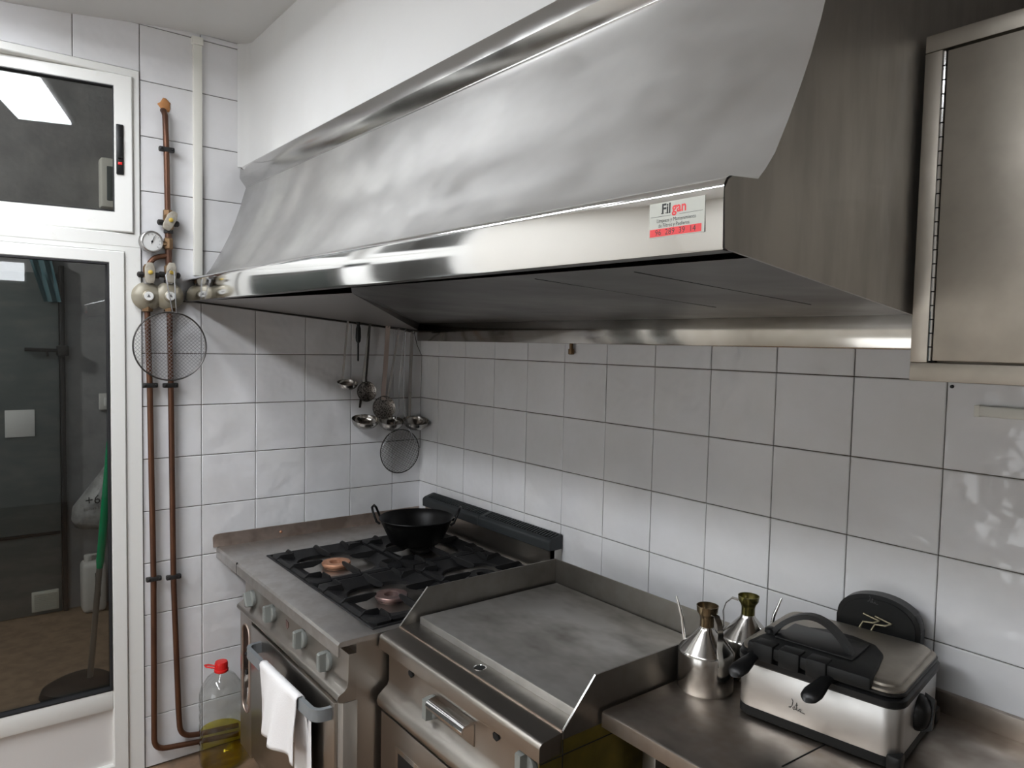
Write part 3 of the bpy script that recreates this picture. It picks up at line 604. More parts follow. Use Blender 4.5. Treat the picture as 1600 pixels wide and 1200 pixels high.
for i in range(11):
    a = math.radians(225-27*i); mb.tube([c+ad*0.0115+rot2(a)*0.024, c+ad*0.0115+rot2(a)*0.030], 0.0008, 4)
mb.tube([c+ad*0.012-rot2(1.2)*0.008, c+ad*0.012+rot2(1.2)*0.022], 0.0012, 4); mb.lathe([(0.004, 0.011), (0.003, 0.013)], c, ad, 10); mb.build('needle', 'ink', ga, kind='stuff')
MB().tube([c+Vector((-0.005, 0.037, -0.003)), L(262, 381)], [0.010, 0.012], 10).build('gauge_branch', 'brass', gp)

# big wire skimmer hung over the right-hand valve
sc_ = L(266.5, 541, 0.072); SR = 0.127
sk = thing('wire_skimmer', 'large round wire mesh skimmer hanging over the brown gas pipes', 'skimmer', (sc_.x, sc_.y, sc_.z-SR))
def circ(cn, r, n=48, dx=0.0): return [(cn.x+dx, cn.y+r*math.cos(2*PI*i/n), cn.z+r*math.sin(2*PI*i/n)) for i in range(n)]
MB().tube(circ(sc_, SR), 0.0030, 8, closed=True).build('rim', 'wiredark', sk)
def mesh_disc(cn, R_, sp, depth, thick, ang):
    mb = MB(); k = int(R_/sp)
    for fam in (0, 1):
        ca, sa = math.cos(ang+fam*PI/2), math.sin(ang+fam*PI/2)
        for i in range(-k, k+1):
            d = i*sp; hl = math.sqrt(max(R_*R_-d*d, 0)); 
            if hl < sp: continue
            pts = []
            for j in range(9):
                s_ = -hl+2*hl*j/8; yy = d*ca-s_*sa; zz = d*sa+s_*ca
                pts.append((cn.x-depth*(1-(d*d+s_*s_)/(R_*R_))+fam*thick, cn.y+yy, cn.z+zz))
            mb.tube(pts, thick, 4)
    return mb
o = mesh_disc(sc_, SR-0.001, 0.0098, 0.022, 0.00085, PI/4).build('wire_mesh', 'wire', sk, smooth=0, kind='stuff')
hk = L(272, 424, 0.085)
MB().tube([(sc_.x, sc_.y+0.008, sc_.z+SR), L(262, 447, 0.09), L(259, 430, 0.085), L(266, 421, 0.075), hk, L(274, 460, 0.09), (sc_.x, sc_.y+0.022, sc_.z+SR-0.002)], 0.0024, 8).build('handle', 'wire', sk, smooth=60, label='bright wire loop handle')

# ================================================================== RAIL AND HANGING TOOLS under the hood
RXL = 0.05
U = lambda px, py, x=RXL: at('x', x, px, py)
ra, rb = U(470, 474, 0.036), U(648, 520, 0.036)
rl = thing('utensil_rail', 'thin steel rail of hooks under the hood beside left wall', 'rail', ((ra.x+rb.x)/2, (ra.y+rb.y)/2, rb.z))
MB().tube([ra, rb], 0.004, 8).build('rod', 'wiredark', rl)
def rail_z(y): return ra.z+(rb.z-ra.z)*(y-ra.y)/(rb.y-ra.y)
HOOKS = {}
for k, px in enumerate((543, 559, 577, 605, 622, 632, 643)):
    y = U(px, 512).y; z = rail_z(y)
    MB().tube([(0.036, y, z+0.006), (0.036+0.012, y, z+0.002), (0.036+0.020, y, z-0.010), (0.036+0.028, y, z-0.006), (0.036+0.030, y, z+0.004)], 0.0022, 6).build('hook', 'wiredark', rl); HOOKS[px] = Vector((0.056, y, z-0.008))
def ladle(label, hook, px, py, rx, mt='ladle', hw=0.012, depth=0.03, tilt=0.26, off=0.0):
    """bowl centre at pixel; open side turned up towards the room, strap handle up to its hook"""
    h = HOOKS[hook]; c = U(px, py, 0.075+off)
    t = thing('soup_ladle', label, 'ladle', (c.x, c.y, c.z-depth), 'ladles on the rail')
    ax = Vector((math.sin(tilt), -0.06, math.cos(tilt)))
    prof = []
    n_ = 7
    for i in range(n_+1):
        a = PI/2*i/n_; prof.append((rx*math.sin(a), -depth*math.cos(a)))
    inner = [(max(r*0.965, 1e-5), z+0.0012) for r, z in reversed(prof)]
    MB().lathe(prof + [(rx*1.01, 0.0008)] + inner, c, ax, 28, cap=False).build('bowl', mt, t, smooth=60)
    back = c + Vector((-0.02, 0, 0.0)) - Vector((0, 0, 0)); e = Vector((c.x-rx*math.cos(tilt), c.y, c.z+rx*math.sin(tilt)))
    pts = [e+Vector((-0.002, 0, -0.010)), e+Vector((-0.003, 0, 0.012)), e*0.5+h*0.5+Vector((-0.004, 0, 0)), h+Vector((0, 0, -0.005)), h+Vector((0.004, 0, 0.008)), h+Vector((-0.004, 0, 0.012))]
    MB().tube(pts, 0.01, flat=(0.0025, hw), up=(1, 0, 0)).build('handle', mt, t, smooth=50)
    return t
ladle('smallest steel ladle, hanging farthest left on the rail', 543, 543, 598, 0.045, hw=0.009, depth=0.032)
ladle('steel ladle hanging below the pale left skimmer', 577, 571, 655, 0.061, hw=0.011, depth=0.046, off=-0.01)
ladle('steel ladle hanging in the middle, its rim behind a dark skimmer', 622, 611, 657, 0.058, hw=0.010, depth=0.046, off=-0.012)
ladle('steel ladle with tapered handle hanging at the wall corner', 643, 650, 657, 0.061, hw=0.016, depth=0.044)
def perf_skimmer(label, hook, px, py, r, hw, mt, off):
    h = HOOKS[hook]; c = U(px, py, 0.10+off)
    t = thing('perforated_skimmer', label, 'skimmer', (c.x, c.y, c.z-r), 'perforated skimmers on the rail')
    MB().lathe([(r, 0.0), (r*0.98, 0.003), (r*0.7, -0.005), (r*0.35, -0.009), (0.0002, -0.010)], c, (1, -0.25, 0.12), 30, cap=False).build('disc', 'perf', t, smooth=60)
    MB().tube(circ(c, r, 30), 0.0016, 6, closed=True).build('rim', 'wiredark', t)
    tp = c+Vector((-0.004, 0, r*0.90))
    MB().tube([tp+Vector((0, 0, -0.012)), tp+Vector((-0.004, 0, 0.02)), tp*0.5+h*0.5, h+Vector((0, 0, -0.004)), h+Vector((0.004, 0, 0.010))], 0.01, flat=(0.0025, hw), up=(1, 0, 0)).build('handle', mt, t, smooth=50)
perf_skimmer('small pale perforated skimmer over the left ladle', 577, 573, 612, 0.044, 0.009, 'wiredark', -0.02)
perf_skimmer('darker perforated skimmer with broad flat handle in mid rail', 605, 600, 637, 0.052, 0.022, 'flathandle', 0.0)
h = HOOKS[559]; t = thing('sharpening_steel', 'black handled sharpening steel hanging on the rail', 'sharpener', (h.x, h.y, h.z-0.19))
MB().lathe([(0.004, 0.0), (0.0095, -0.012), (0.007, -0.022), (0.011, -0.036), (0.012, -0.075), (0.010, -0.092), (0.004, -0.1)], h+Vector((0, 0, -0.004)), n=12).build('grip', 'plast', t)
MB().lathe([(0.0042, -0.095), (0.0042, -0.175), (0.002, -0.180)], h+Vector((0, 0, -0.004)), n=8).build('rod', 'iron', t)
MB().tube([h+Vector((0, 0, -0.006)), h+Vector((0, 0.006, 0.004)), h+Vector((0, 0.0, 0.012)), h+Vector((0, -0.006, 0.004))], 0.0016, 6, closed=True).build('ring', 'iron', t)
c = U(625, 705, 0.045); R2 = 0.101
t = thing('wire_strainer', 'fine round wire strainer hanging lowest, beneath the ladles', 'strainer', (c.x, c.y, c.z-R2))
MB().tube(circ(c, R2, 40), 0.0025, 8, closed=True).build('rim', 'wiredark', t)
mesh_disc(c, R2-0.001, 0.0075, 0.014, 0.0009, 0.3).build('wire_mesh', 'wiredark', t, smooth=0, kind='stuff')
h = HOOKS[632]
for s_ in (-1, 1):
    MB().tube([c+Vector((0, s_*R2*0.97, 0.02)), c+Vector((0.004, s_*0.05, R2*0.9)), c+Vector((0.008, s_*0.012, R2+0.09)), U(627+s_*4, 606, 0.05), Vector((0.05, h.y+s_*0.005, h.z-0.05)), h+Vector((0, s_*0.003, 0.004))], 0.0018, 6).build('handle_wire', 'wire', t, smooth=60)
h = HOOKS[632]; a = U(659, 556, 0.03)
t = thing('wire_hook_strip', 'thin bent wire hanging from the rail by the wall corner', 'wire', (a.x, a.y, a.z-0.3))
MB().tube([HOOKS[643]+Vector((0, 0.01, 0.004)), U(652, 540, 0.035), a, U(657, 640, 0.03), U(656, 700, 0.03)], 0.0016, 6).build('wire', 'wiredark', t)

# ================================================================== GAS COOKER
CXR = 1.155; TOP = -0.775
ck = thing('gas_cooker', 'stainless four-burner gas cooker in the corner under the hood', 'cooker', (0.65, -0.5, FL))
mb = MB()
mb.prism([(-.826, TOP), (-.934, TOP), (-.941, TOP-.002), (-.946, TOP-.009), (-.946, -.8165), (-.941, -.8165), (-.941, -.790), (-.826, -.790)], 'x', 0.0075, CXR)
mb.build('front_apron', 'steeltop', ck)
mb = MB(); q4 = lambda xa, xb, ya, yb, z: [(xa, ya, z), (xb, ya, z), (xb, yb, z), (xa, yb, z)]
mb.grid([q4(.0075, CXR, -.8262, -.012, -.79), q4(.0075, CXR, -.8262, -.012, TOP), q4(.238, 1.127, -.8261, -.080, TOP), q4(.238, 1.127, -.8261, -.080, -.79), q4(.0075, CXR, -.8262, -.012, -.79)], closed=True); mb.build('worktop', 'steeltop', ck, smooth=0)
MB().box(0.2625, 0.2645, -.9465, -.9405, -.818, TOP+0.0002).build('joint', 'black', ck, smooth=0)
up = [(-.958, TOP), (-.960, -.735), (-.952, -.7245), (-.93, -.722), (-.012, -.7235), (-.012, TOP)]
us = MB().prism(up, 'x', 0.0072, 0.0125).build('upstand', 'upper', ck, smooth=0, label='brownish tarnished upstand')
a = at('x', 0.013, 439, 831); MB().lathe([(0.006, 0), (0.006, 0.003), (0.003, 0.005)], (0.0125, a.y, a.z), (1, 0, 0), 10).build('screw', 'copper', us)
MB().prism([(-.945, -.79), (-.945, -.818), (-.05, -.818), (-.05, -.79)], 'x', 0.008, 0.012).build('shelf_bracket', 'steelend', ck, smooth=0)
# body
mb = MB(); mb.box(0.272, CXR-0.001, -.890, -.02, -1.47, -.79); mb.build('body', 'steelfront', ck, smooth=0)
for x in (0.31, 1.11):
    for y in (-.84, -.09):
        MB().lathe([(0.024, 0), (0.024, 0.10), (0.030, 0.105), (0.030, 0.135)], (x, y, FL), n=14).build('leg', 'steelfront', ck)
cp = [(-.89, -.8165), (-.913, -.8165), (-.915, -.895), (-.918, -.910), (-.927, -.920), (-.938, -.925), (-.945, -.931), (-.947, -.939), (-.943, -.947), (-.932, -.951), (-.89, -.951)]
MB().prism(cp, 'x', 0.270, CXR).build('control_panel', 'steelfront', ck, smooth=40)
MB().box(0.42, 1.12, -.912, -.885, -.966, -.951).build('vent_gap_shade', 'black', ck, smooth=0)  # black box painted in as the shade of the gap
mb = MB()
for x0_, x1_ in ((0.50, 0.62), (0.78, 0.92), (1.0, 1.08)): mb.box(x0_, x1_, -.934, -.905, -.960, -.955, .001)
mb.build('vent_lip', 'steelfront', ck, kind='stuff')
def plate_hole(y, x0, x1, z0, z1, cx, cz, rx, rz, n=40):
    """flat front sheet at y with an oval opening, as a ring between a rectangle and a stadium"""
    O, I = [], []
    for i in range(n):
        a = 2*PI*i/n; c_, s_ = math.cos(a), math.sin(a); k = 1/max(abs(c_), abs(s_))
        O.append((cx+(x1-cx if c_ > 0 else cx-x0)*c_*k, y, cz+(z1-cz if s_ > 0 else cz-z0)*s_*k))
        I.append((cx+rx*c_, y, cz+(rz-rx)*(1 if s_ > 0.02 else -1 if s_ < -0.02 else 0)+rx*s_))
    return O, I
O, I = plate_hole(-.934, .272, .398, -1.47, -.956, .335, -1.155, .038, .165)
mb = MB(); mb.grid([[(p[0], -.89, p[2]) for p in O], O, I, [(p[0], -.905, p[2]) for p in I]], closed=True); mb.build('side_stile', 'steelfront', ck, smooth=30)
MB().tube([(p[0], -.9335, p[2]) for p in I], 0.004, 6, closed=True).build('slot_rim', 'upper', ck)
MB().box(.285, .385, -.9045, -.891, -1.33, -.98).build('slot_back', 'copperdull', ck, smooth=0)
MB().lathe([(0.016, 0), (0.016, 0.01), (0.010, 0.02), (0.010, 0.03)], (.335, -.904, -1.17), (0, -1, 0), 10).build('thermostat_tap', 'plast', ck)
MB().tube([(.335, -.90, -1.225), (.335, -.918, -1.235), (.333, -.92, -1.29), (.33, -.905, -1.31)], 0.012, 10).build('gas_elbow', 'steelpol', ck, smooth=60)
MB().lathe([(0.007, 0), (0.007, 0.012), (0.003, 0.016)], (.372, -.934, -1.085), (0, -1, 0), 10).build('door_catch', 'iron', ck)
MB().box(CXR-0.035, CXR-0.0005, -.930, -.885, -1.47, -.953, .002).build('side_stile', 'steelend', ck)
# oven door
od = MB().box(0.402, CXR-0.040, -.938, -.893, -1.455, -.967, .004).build('oven_door', 'steelfront', ck)
hl_, hr_ = at('y', -.985, 387, 1017), at('y', -.968, 497, 1110)
hz0 = -1.012
pts = [(hl_.x-.002, -.936, hz0), (hl_.x-.002, -.960, hz0)] + [tuple(p) for p in bendpts((hl_.x-.002, -.955, hz0), (hl_.x, -.988, hz0), (hl_.x+0.06, -.988, hz0), 0.03)] + [(0.8, -.988, hz0+.004)] + [tuple(p) for p in bendpts((1.0, -.986, hz0+.008), (1.092, -.984, hz0+.010), (1.092, -.94, hz0+.010), 0.035)] + [(1.092, -.936, hz0+.010)]
MB().tube(pts, 0.01, flat=(0.036, 0.014), up=(0, 0, 1)).build('door_handle', 'handle', od, smooth=40, label='grey enamelled bar handle')
for px, py in ((385, 937), (415, 960), (462, 1000), (500, 1035)):      # gas knobs
    c = at('y', -.940, px, py); cc = (c.x, -.9135, c.z)
    kb = MB().lathe([(0.030, 0), (0.030, 0.006), (0.0285, 0.011), (0.026, 0.013)], cc, (0, -1, 0), 26).build('knob', 'knob', ck)
    th_ = {385: .5, 415: .1, 462: 0.0, 500: 0.0}[px]
    def xf(p, c=c, th_=th_):
        x, z = p.x, p.z; return Vector((c.x+x*math.cos(th_)-z*math.sin(th_), p.y, c.z+x*math.sin(th_)+z*math.cos(th_)))
    MB(xf).loft([[(-.011, -.925, -.028), (.011, -.925, -.028), (.011, -.925, .028), (-.011, -.925, .028)], [(-.009, -.944, -.026), (.009, -.944, -.026), (.009, -.944, .026), (-.009, -.944, .026)], [(-.007, -.948, -.023), (.007, -.948, -.023), (.007, -.948, .023), (-.007, -.948, .023)]]).build('grip', 'knob', kb, smooth=20)
c = at('y', -.915, 449, 976); MB().prism([(c.x-.012, c.z+.014), (c.x+.010, c.z+.010), (c.x+.013, c.z-.004), (c.x, c.z-.016), (c.x-.010, c.z-.006)], 'y', -.9165, -.9145).build('badge', 'copperdull', ck, smooth=0)
# hob: enamelled tray, basins, burners, pan supports
HX0, HX1, HY0, HY1 = 0.238, 1.127, -.826, -.080
mb = MB(); t4 = lambda d, z: q4(HX0+d, HX1-d, HY0+d, HY1-d, z)
mb.loft([t4(0, -.832), t4(0, -.7745), t4(.003, -.7715), t4(.011, -.7715), t4(.014, -.7745), t4(.014, -.826)]); mb.build('hob_tray', 'iron', ck)
BXS, BYS = (HX0+.0145+.2150, HX1-.0145-.2150), (-.640, -.266)
for ix, bx in enumerate(BXS):
    for iy, by in enumerate(BYS):
        c = (bx, by, 0)
        ds = MB().lathe([(.148, -.800), (.138, -.812), (.10, -.819), (.045, -.822), (.0002, -.822)], c, n=36, cap=False).build('basin', 'dish' if iy == 0 else 'iron', ck, smooth=60)
        br = MB().lathe([(.050, -.822), (.060, -.815), (.060, -.806), (.048, -.800), (.043, -.790), (.050, -.786)], c, n=32).build('burner', 'burnalu' if iy == 0 else 'iron', ck, smooth=40)
        mtc = ('copper' if ix == 0 else 'copperdull') if iy == 0 else 'iron'
        cap_ = MB().lathe([(.047, -.790), (.0475, -.783), (.053, -.781), (.0535, -.7735), (.0515, -.7705), (.027, -.7700), (.0245, -.7715), (.0235, -.780), (.023, -.790)], c, n=36, cap=False).build('burner_ring', mtc, br, smooth=22)
        MB().lathe([(.0232, -.790), (.0225, -.787), (.0002, -.786)], c, n=16, cap=False).build('burner_well', 'black', br)
        # pan support: cast frame with four long fingers and eight corner lugs
        hx, hy = .2145, .182 if iy == 0 else .1815
        N = 48; rowsO, rowsI = [], []
        for i in range(N):
            a = 2*PI*i/N; ca, sa = math.cos(a), math.sin(a); k = 1/max(abs(ca)/hx, abs(sa)/hy)
            rowsO.append((bx+ca*k*.985, by+sa*k*.985)); e = (abs(ca)**3.2+abs(sa)**3.2)**(-1/3.2)
            rowsI.append((bx+ca*e*.142, by+sa*e*.128))
        mb = MB()
        mb.loft([[(x, y, -.766) for x, y in rowsO], [(x, y, -.762) for x, y in [((rowsO[i][0]*.93+bx*.07), (rowsO[i][1]*.93+by*.07)) for i in range(N)]], [(x, y, -.778) for x, y in rowsI], [(x, y, -.790) for x, y in rowsI], [(x, y, -.790) for x, y in rowsO], [(x, y, -.766) for x, y in rowsO]], cap=False)
        sup = mb.build('pan_support', 'iron', ck, smooth=25)
        for k in range(4):
            dx, dy = ((1, 0), (-1, 0), (0, 1), (0, -1))[k]; Ln = hx if dx else hy
            def xf(p, dx=dx, dy=dy): return Vector((bx+dx*p.x-dy*p.y, by+dy*p.x+dx*p.y, p.z))
            MB(xf).loft([[(d, -w_, zb), (d, w_, zb), (d, w_*.45, zt), (d, -w_*.45, zt)] for d, w_, zb, zt in ((Ln*.985, .0065, -.772, -.764), (Ln*.90, .0065, -.774, -.752), (Ln*.5, .0055, -.774, -.752), (.066, .005, -.766, -.7525), (.056, .004, -.760, -.755))]).build('finger', 'iron', sup, smooth=25)
            for s_ in (-1, 1):
                o_ = s_*(hy if dx else hx)*.62
                MB(xf).loft([[(d, o_-w_, zb), (d, o_+w_, zb), (d, o_+w_*.45, zt), (d, o_-w_*.45, zt)] for d, w_, zb, zt in ((Ln*.985, .0055, -.772, -.764), (Ln*.90, .0055, -.774, -.752), (Ln*.66, .005, -.778, -.7525), (Ln*.60, .004, -.778, -.768))]).build('lug', 'iron', sup, smooth=25)
# flue cowls along the wall
MB().box(0.155, 1.035, -.062, -.045, TOP-.002, -.684).build('flue_plate', 'steelfront', ck, smooth=0)
MB().box(1.030, 1.035, -.062, -.008, TOP-.002, -.684).build('flue_plate', 'steelend', ck, smooth=0)
for x0_, x1_ in ((0.150, 0.588), (0.592, 1.040)):
    pf = [(-.074, -.687), (-.0755, -.656), (-.071, -.648), (-.062, -.6435), (-.022, -.632), (-.012, -.632), (-.012, -.687)]
    cw = MB().prism(pf, 'x', x0_, x1_, .002, 1).build('flue_cowl', 'vent', ck, smooth=30)
    MB().loft([[(x0_+.03, -.060, -.6425), (x0_+.03, -.024, -.632), (x0_+.03, -.024, -.634), (x0_+.03, -.060, -.6445)], [(x1_-.012, -.060, -.6425), (x1_-.012, -.024, -.632), (x1_-.012, -.024, -.634), (x1_-.012, -.060, -.6445)]]).build('flue_shade', 'black', cw, smooth=0)  # black strip stands in for the shade below the slats
    mb = MB(); n_ = 26
    for i in range(n_+1):
        x = x0_+.03+(x1_-x0_-.042)*i/n_; mb.tube([(x, -.0605, -.6415), (x, -.0235, -.6308)], 0.01, flat=(.005, .0065), up=(0, 0, 1))
    mb.build('flue_slats', 'vent', cw, smooth=0, kind='stuff')

# black two-handled pan on the rear left burner
pc = Vector((0.466, -0.292, -.7505))
pan = thing('frying_pan', 'black two-handled iron pan on the rear left burner', 'pan', pc)
MB().lathe([(.0002, 0), (.092, 0), (.106, .010), (.139, .080), (.148, .101), (.1515, .103), (.150, .1055), (.146, .1035), (.136, .080), (.103, .012), (.090, .004), (.0002, .004)], pc, n=44, cap=False).build('bowl', 'ironpan', pan, smooth=50)
hd = Vector((RGT.x, RGT.y, 0)).normalized(); hp = Vector((-hd.y, hd.x, 0))
for s_ in (-1, 1):
    b0 = pc+hd*s_*.141+Vector((0, 0, .082))
    pts = [b0+hp*.040, b0+hp*.040+hd*s_*.014+Vector((0, 0, .010)), b0+hp*.036+hd*s_*.030+Vector((0, 0, .050)), b0+hp*.022+hd*s_*.036+Vector((0, 0, .062)), b0-hp*.022+hd*s_*.036+Vector((0, 0, .062)), b0-hp*.036+hd*s_*.030+Vector((0, 0, .050)), b0-hp*.040+hd*s_*.014+Vector((0, 0, .010)), b0-hp*.040]
    MB().tube(pts, .0048, 8).build('handle', 'ironpan', pan, smooth=60)

# tea towel over the oven handle
ta, tbb = at('y', -.998, 407, 1034).x, at('y', -.998, 464, 1088).x
tw = thing('tea_towel', 'white cotton tea towel hanging over the grey oven handle', 'towel', ((ta+tbb)/2, -.99, -1.36))
lnL = -1.012+.0155-at('y', -1.008, 408, 1143).z; lnR = -1.012+.0155-at('y', -1.012, 450, 1192).z
rows = []; NT = 26
zb = lambda u: -1.012+.006*u
for j in range(30):
    row = []
    for i in range(NT+1):
        u = i/NT; x = ta+(tbb-ta)*u; top = zb(u)+.0235
        if j < 6:   # back fall, hidden behind the bar, up to the crest
            s_ = j/6; y = -.955-.02*s_; z = top-.20*(1-s_)-.004
        elif j < 11:
            a = PI*(j-6)/5*.9; y = -.9875+.0125*math.cos(a+.1); z = top-.006+.007*math.sin(a)
        else:
            s_ = (j-11)/18.0
            ln = lnL+(lnR-lnL)*min(1, max(0, (u-.03)/.52))
            fold = .010*math.sin(7.5*u+1.1)*(s_**.7)+.007*math.sin(16*u+2.2*s_)*s_
            y = -1.0005-.014*s_+fold*1.2; z = top-.008-ln*s_; x += (.035*(u < .5)*(.5-u)-.01*(u-.5))*s_+ .008*math.sin(5*s_+3*u)*s_
        row.append((x, y, z))
    rows.append(row)
mb = MB(); mb.grid(rows); tc = mb.build('cloth', 'towel', tw, smooth=180)
md = tc.modifiers.new('thickness', 'SOLIDIFY'); md.thickness = 0.003; md.offset = 0
rows = []
for j in range(12):
    s_ = j/11; rows.append([(tbb-.10+.128*i/6, -.962-.004*math.sin(i*1.3+s_*2), zb(1)-.01-.36*s_) for i in range(7)])
mb = MB(); mb.grid(rows); mb.build('back_fold', 'towel', tw, smooth=180)

# ================================================================== GRIDDLE
GX0, GX1 = 1.163, 1.877
gd = thing('griddle', 'steel griddle cabinet with splash guard right of the cooker', 'griddle', ((GX0+GX1)/2, -.48, FL))
MB().box(GX0+.003, GX1-.004, -.790, -.156, -1.47, -.785).build('body', 'steelfront', gd, smooth=0)
for x in (GX0+.04, GX1-.045):
    for y in (-.75, -.2): MB().lathe([(0.024, 0), (0.024, 0.10), (0.030, 0.105), (0.030, 0.135)], (x, y, FL), n=14).build('leg', 'steelfront', gd)
pf = [(-.757, -.7685), (-.810, -.7745), (-.818, -.777), (-.8225, -.782), (-.8235, -.788), (-.8235, -.8165), (-.790, -.8165), (-.790, -.785), (-.757, -.785)]
MB().prism(pf, 'x', GX0, GX1-.001).build('front_shelf', 'steelfront', gd, smooth=40)
MB().box(GX0+.002, GX1-.003, -.7595, -.7565, -.7695, -.7655).build('shelf_seam', 'upper', gd, smooth=0)
MB().box(GX0+.002, GX1-.003, -.757, -.156, -.785, -.7665).build('trough', 'steelguard', gd, smooth=0)
gpf = [(-.757, -.785), (-.757, -.7665), (-.664, -.668), (-.152, -.668), (-.152, -.785)]
for x in (GX0, GX1-.004):
    gs = MB().prism(gpf, 'x', x, x+.004).build('splash_guard', 'steelguard', gd, smooth=0)
    MB().tube([(x+.002, -.7575, -.7665), (x+.002, -.6645, -.6675)], .0024, 6).build('guard_edge', 'steelpol', gs)
MB().box(GX0+.004, GX1-.004, -.156, -.152, -.785, -.668).build('splash_guard', 'steelguard', gd, smooth=0)
mb = MB(); mb.box(GX0+.016, GX1-.020, -.700, -.160, -.784, -.7455, .004); mb.build('hot_plate', 'plate', gd)
c = at('z', -.766, 750, 1043); dh = MB().lathe([(.0175, -.7664), (.0175, -.7652), (.0145, -.7648), (.0135, -.7664)], (c.x, c.y, 0), n=24, cap=False).build('drain_hole', 'steelpol', gd, smooth=50)
MB().lathe([(.0142, -.7658), (.0002, -.7657)], (c.x, c.y, 0), n=20, cap=False).build('hole_shade', 'black', dh, smooth=0)  # black disc painted as the shade inside the drain
pf = [(-.78, -.8165), (-.797, -.8165), (-.7975, -.912), (-.802, -.925), (-.818, -.937), (-.831, -.948), (-.836, -.962), (-.833, -.976), (-.824, -.986), (-.78, -.987)]
MB().prism(pf, 'x', GX0+.012, GX1-.010).build('control_panel', 'steelfront', gd, smooth=40)
MB().box(GX0+.012, GX1-.010, -.80, -.785, -.994, -.986).build('panel_gap', 'black', gd, smooth=0)
dd = MB().box(GX0+.012, GX1-.012, -.822, -.788, -1.46, -.995, .003).build('oven_door', 'steelfront', gd)
wd = MB().box(GX0+.115, GX1-.12, -.8235, -.8215, -1.40, -1.075, .0005).build('door_window', 'plast', dd)
MB().box(GX0+.10, GX1-.105, -.8228, -.8214, -1.415, -1.06, .0004).build('window_trim', 'steelpol', dd)
for px, py in ((666, 1108), (812, 1196)):
    c = at('y', -.822, px, py)
    kb = MB().lathe([(0.030, 0), (0.030, 0.006), (0.0285, 0.011), (0.026, 0.013)], (c.x, -.7975, c.z), (0, -1, 0), 26).build('knob', 'knob', gd)
    MB().loft([[(c.x-.011, -.809, c.z-.028), (c.x+.011, -.809, c.z-.028), (c.x+.011, -.809, c.z+.028), (c.x-.011, -.809, c.z+.028)], [(c.x-.009, -.829, c.z-.026), (c.x+.009, -.829, c.z-.026), (c.x+.009, -.829, c.z+.026), (c.x-.009, -.829, c.z+.026)]]).build('grip', 'knob', kb, smooth=20)
a, b = at('y', -.80, 684, 1090), at('y', -.80, 741, 1128); zl = at('y', -.80, 741, 1168).z
gw = MB().box(a.x, b.x, -.8005, -.79, zl, a.z, .001).build('grease_drawer', 'steelfront', gd)
zt = (a.z+b.z)/2
MB().prism([(-.7995, zt+.004), (-.826, zt+.001), (-.834, zt-.004), (-.838, zt-.012), (-.836, zt-.020), (-.832, zt-.022), (-.833, zt-.013), (-.829, zt-.006), (-.7995, zt-.003)], 'x', a.x, b.x).build('drawer_pull', 'steelpol', gw, smooth=40)
for px, py in ((642, 1052), (775, 1150)):
    c = at('y', -.80, px, py); MB().lathe([(.012, 0), (.012, .004), (.010, .006)], (c.x, -.797, c.z), (0, -1, 0), 6).build('bolt', 'black', gd, smooth=0)
sp_ = MB().prism([(-.8225, -.818), (-.8225, -1.47), (-.156, -1.47), (-.156, -.786), (-.757, -.786), (-.757, -.818)], 'x', GX1-.0035, GX1-.0012).build('side_sheet', 'yellowrefl', gd, smooth=0, label='side sheet with yellow reflection in its colour')
MB().box(GX1-.0013, GX1, -.8215, -.156, -.8205, -.8185).build('side_seam', 'black', gd, smooth=0)
MB().box(GX1-.0013, GX1, -.7585, -.7565, -.86, -.786).build('side_seam', 'black', gd, smooth=0)

# ================================================================== COUNTER TABLE at the right
TX0, TX1, TY, TZ = 1.884, 3.25, -.648, -.752
tbl = thing('work_table', 'stained steel work table carrying cruets and deep fryer', 'table', ((TX0+TX1)/2, -.32, FL))
pf = [(-.010, TZ), (TY+.006, TZ), (TY+.001, TZ-.003), (TY, TZ-.008), (TY, TZ-.036), (TY+.012, TZ-.038), (TY+.012, TZ-.010), (-.010, TZ-.010)]
MB().prism(pf, 'x', TX0, TX1).build('tabletop', 'counter', tbl, smooth=40)
MB().box(TX0, TX1, -.022, -.0075, TZ-.01, -.704, .002).build('upstand', 'counter', tbl)
a = at('z', TZ, 1222, 1198); b = at('z', TZ, 1290, 1163)
MB().tube([(a.x, a.y, TZ+.0004), (b.x, b.y, TZ+.0004)], .0016, 5).build('joint', 'black', tbl)
for x in (TX0+.045, 2.55, TX1-.045):
    for y in (TY+.13, -.05): MB().box(x-.02, x+.02, y-.02, y+.02, FL, TZ-.011, .003).build('leg', 'steelguard', tbl)
MB().box(TX0+.03, TX1-.03, TY+.04, -.04, -1.36, -1.34, .002).build('lower_shelf', 'counter', tbl)

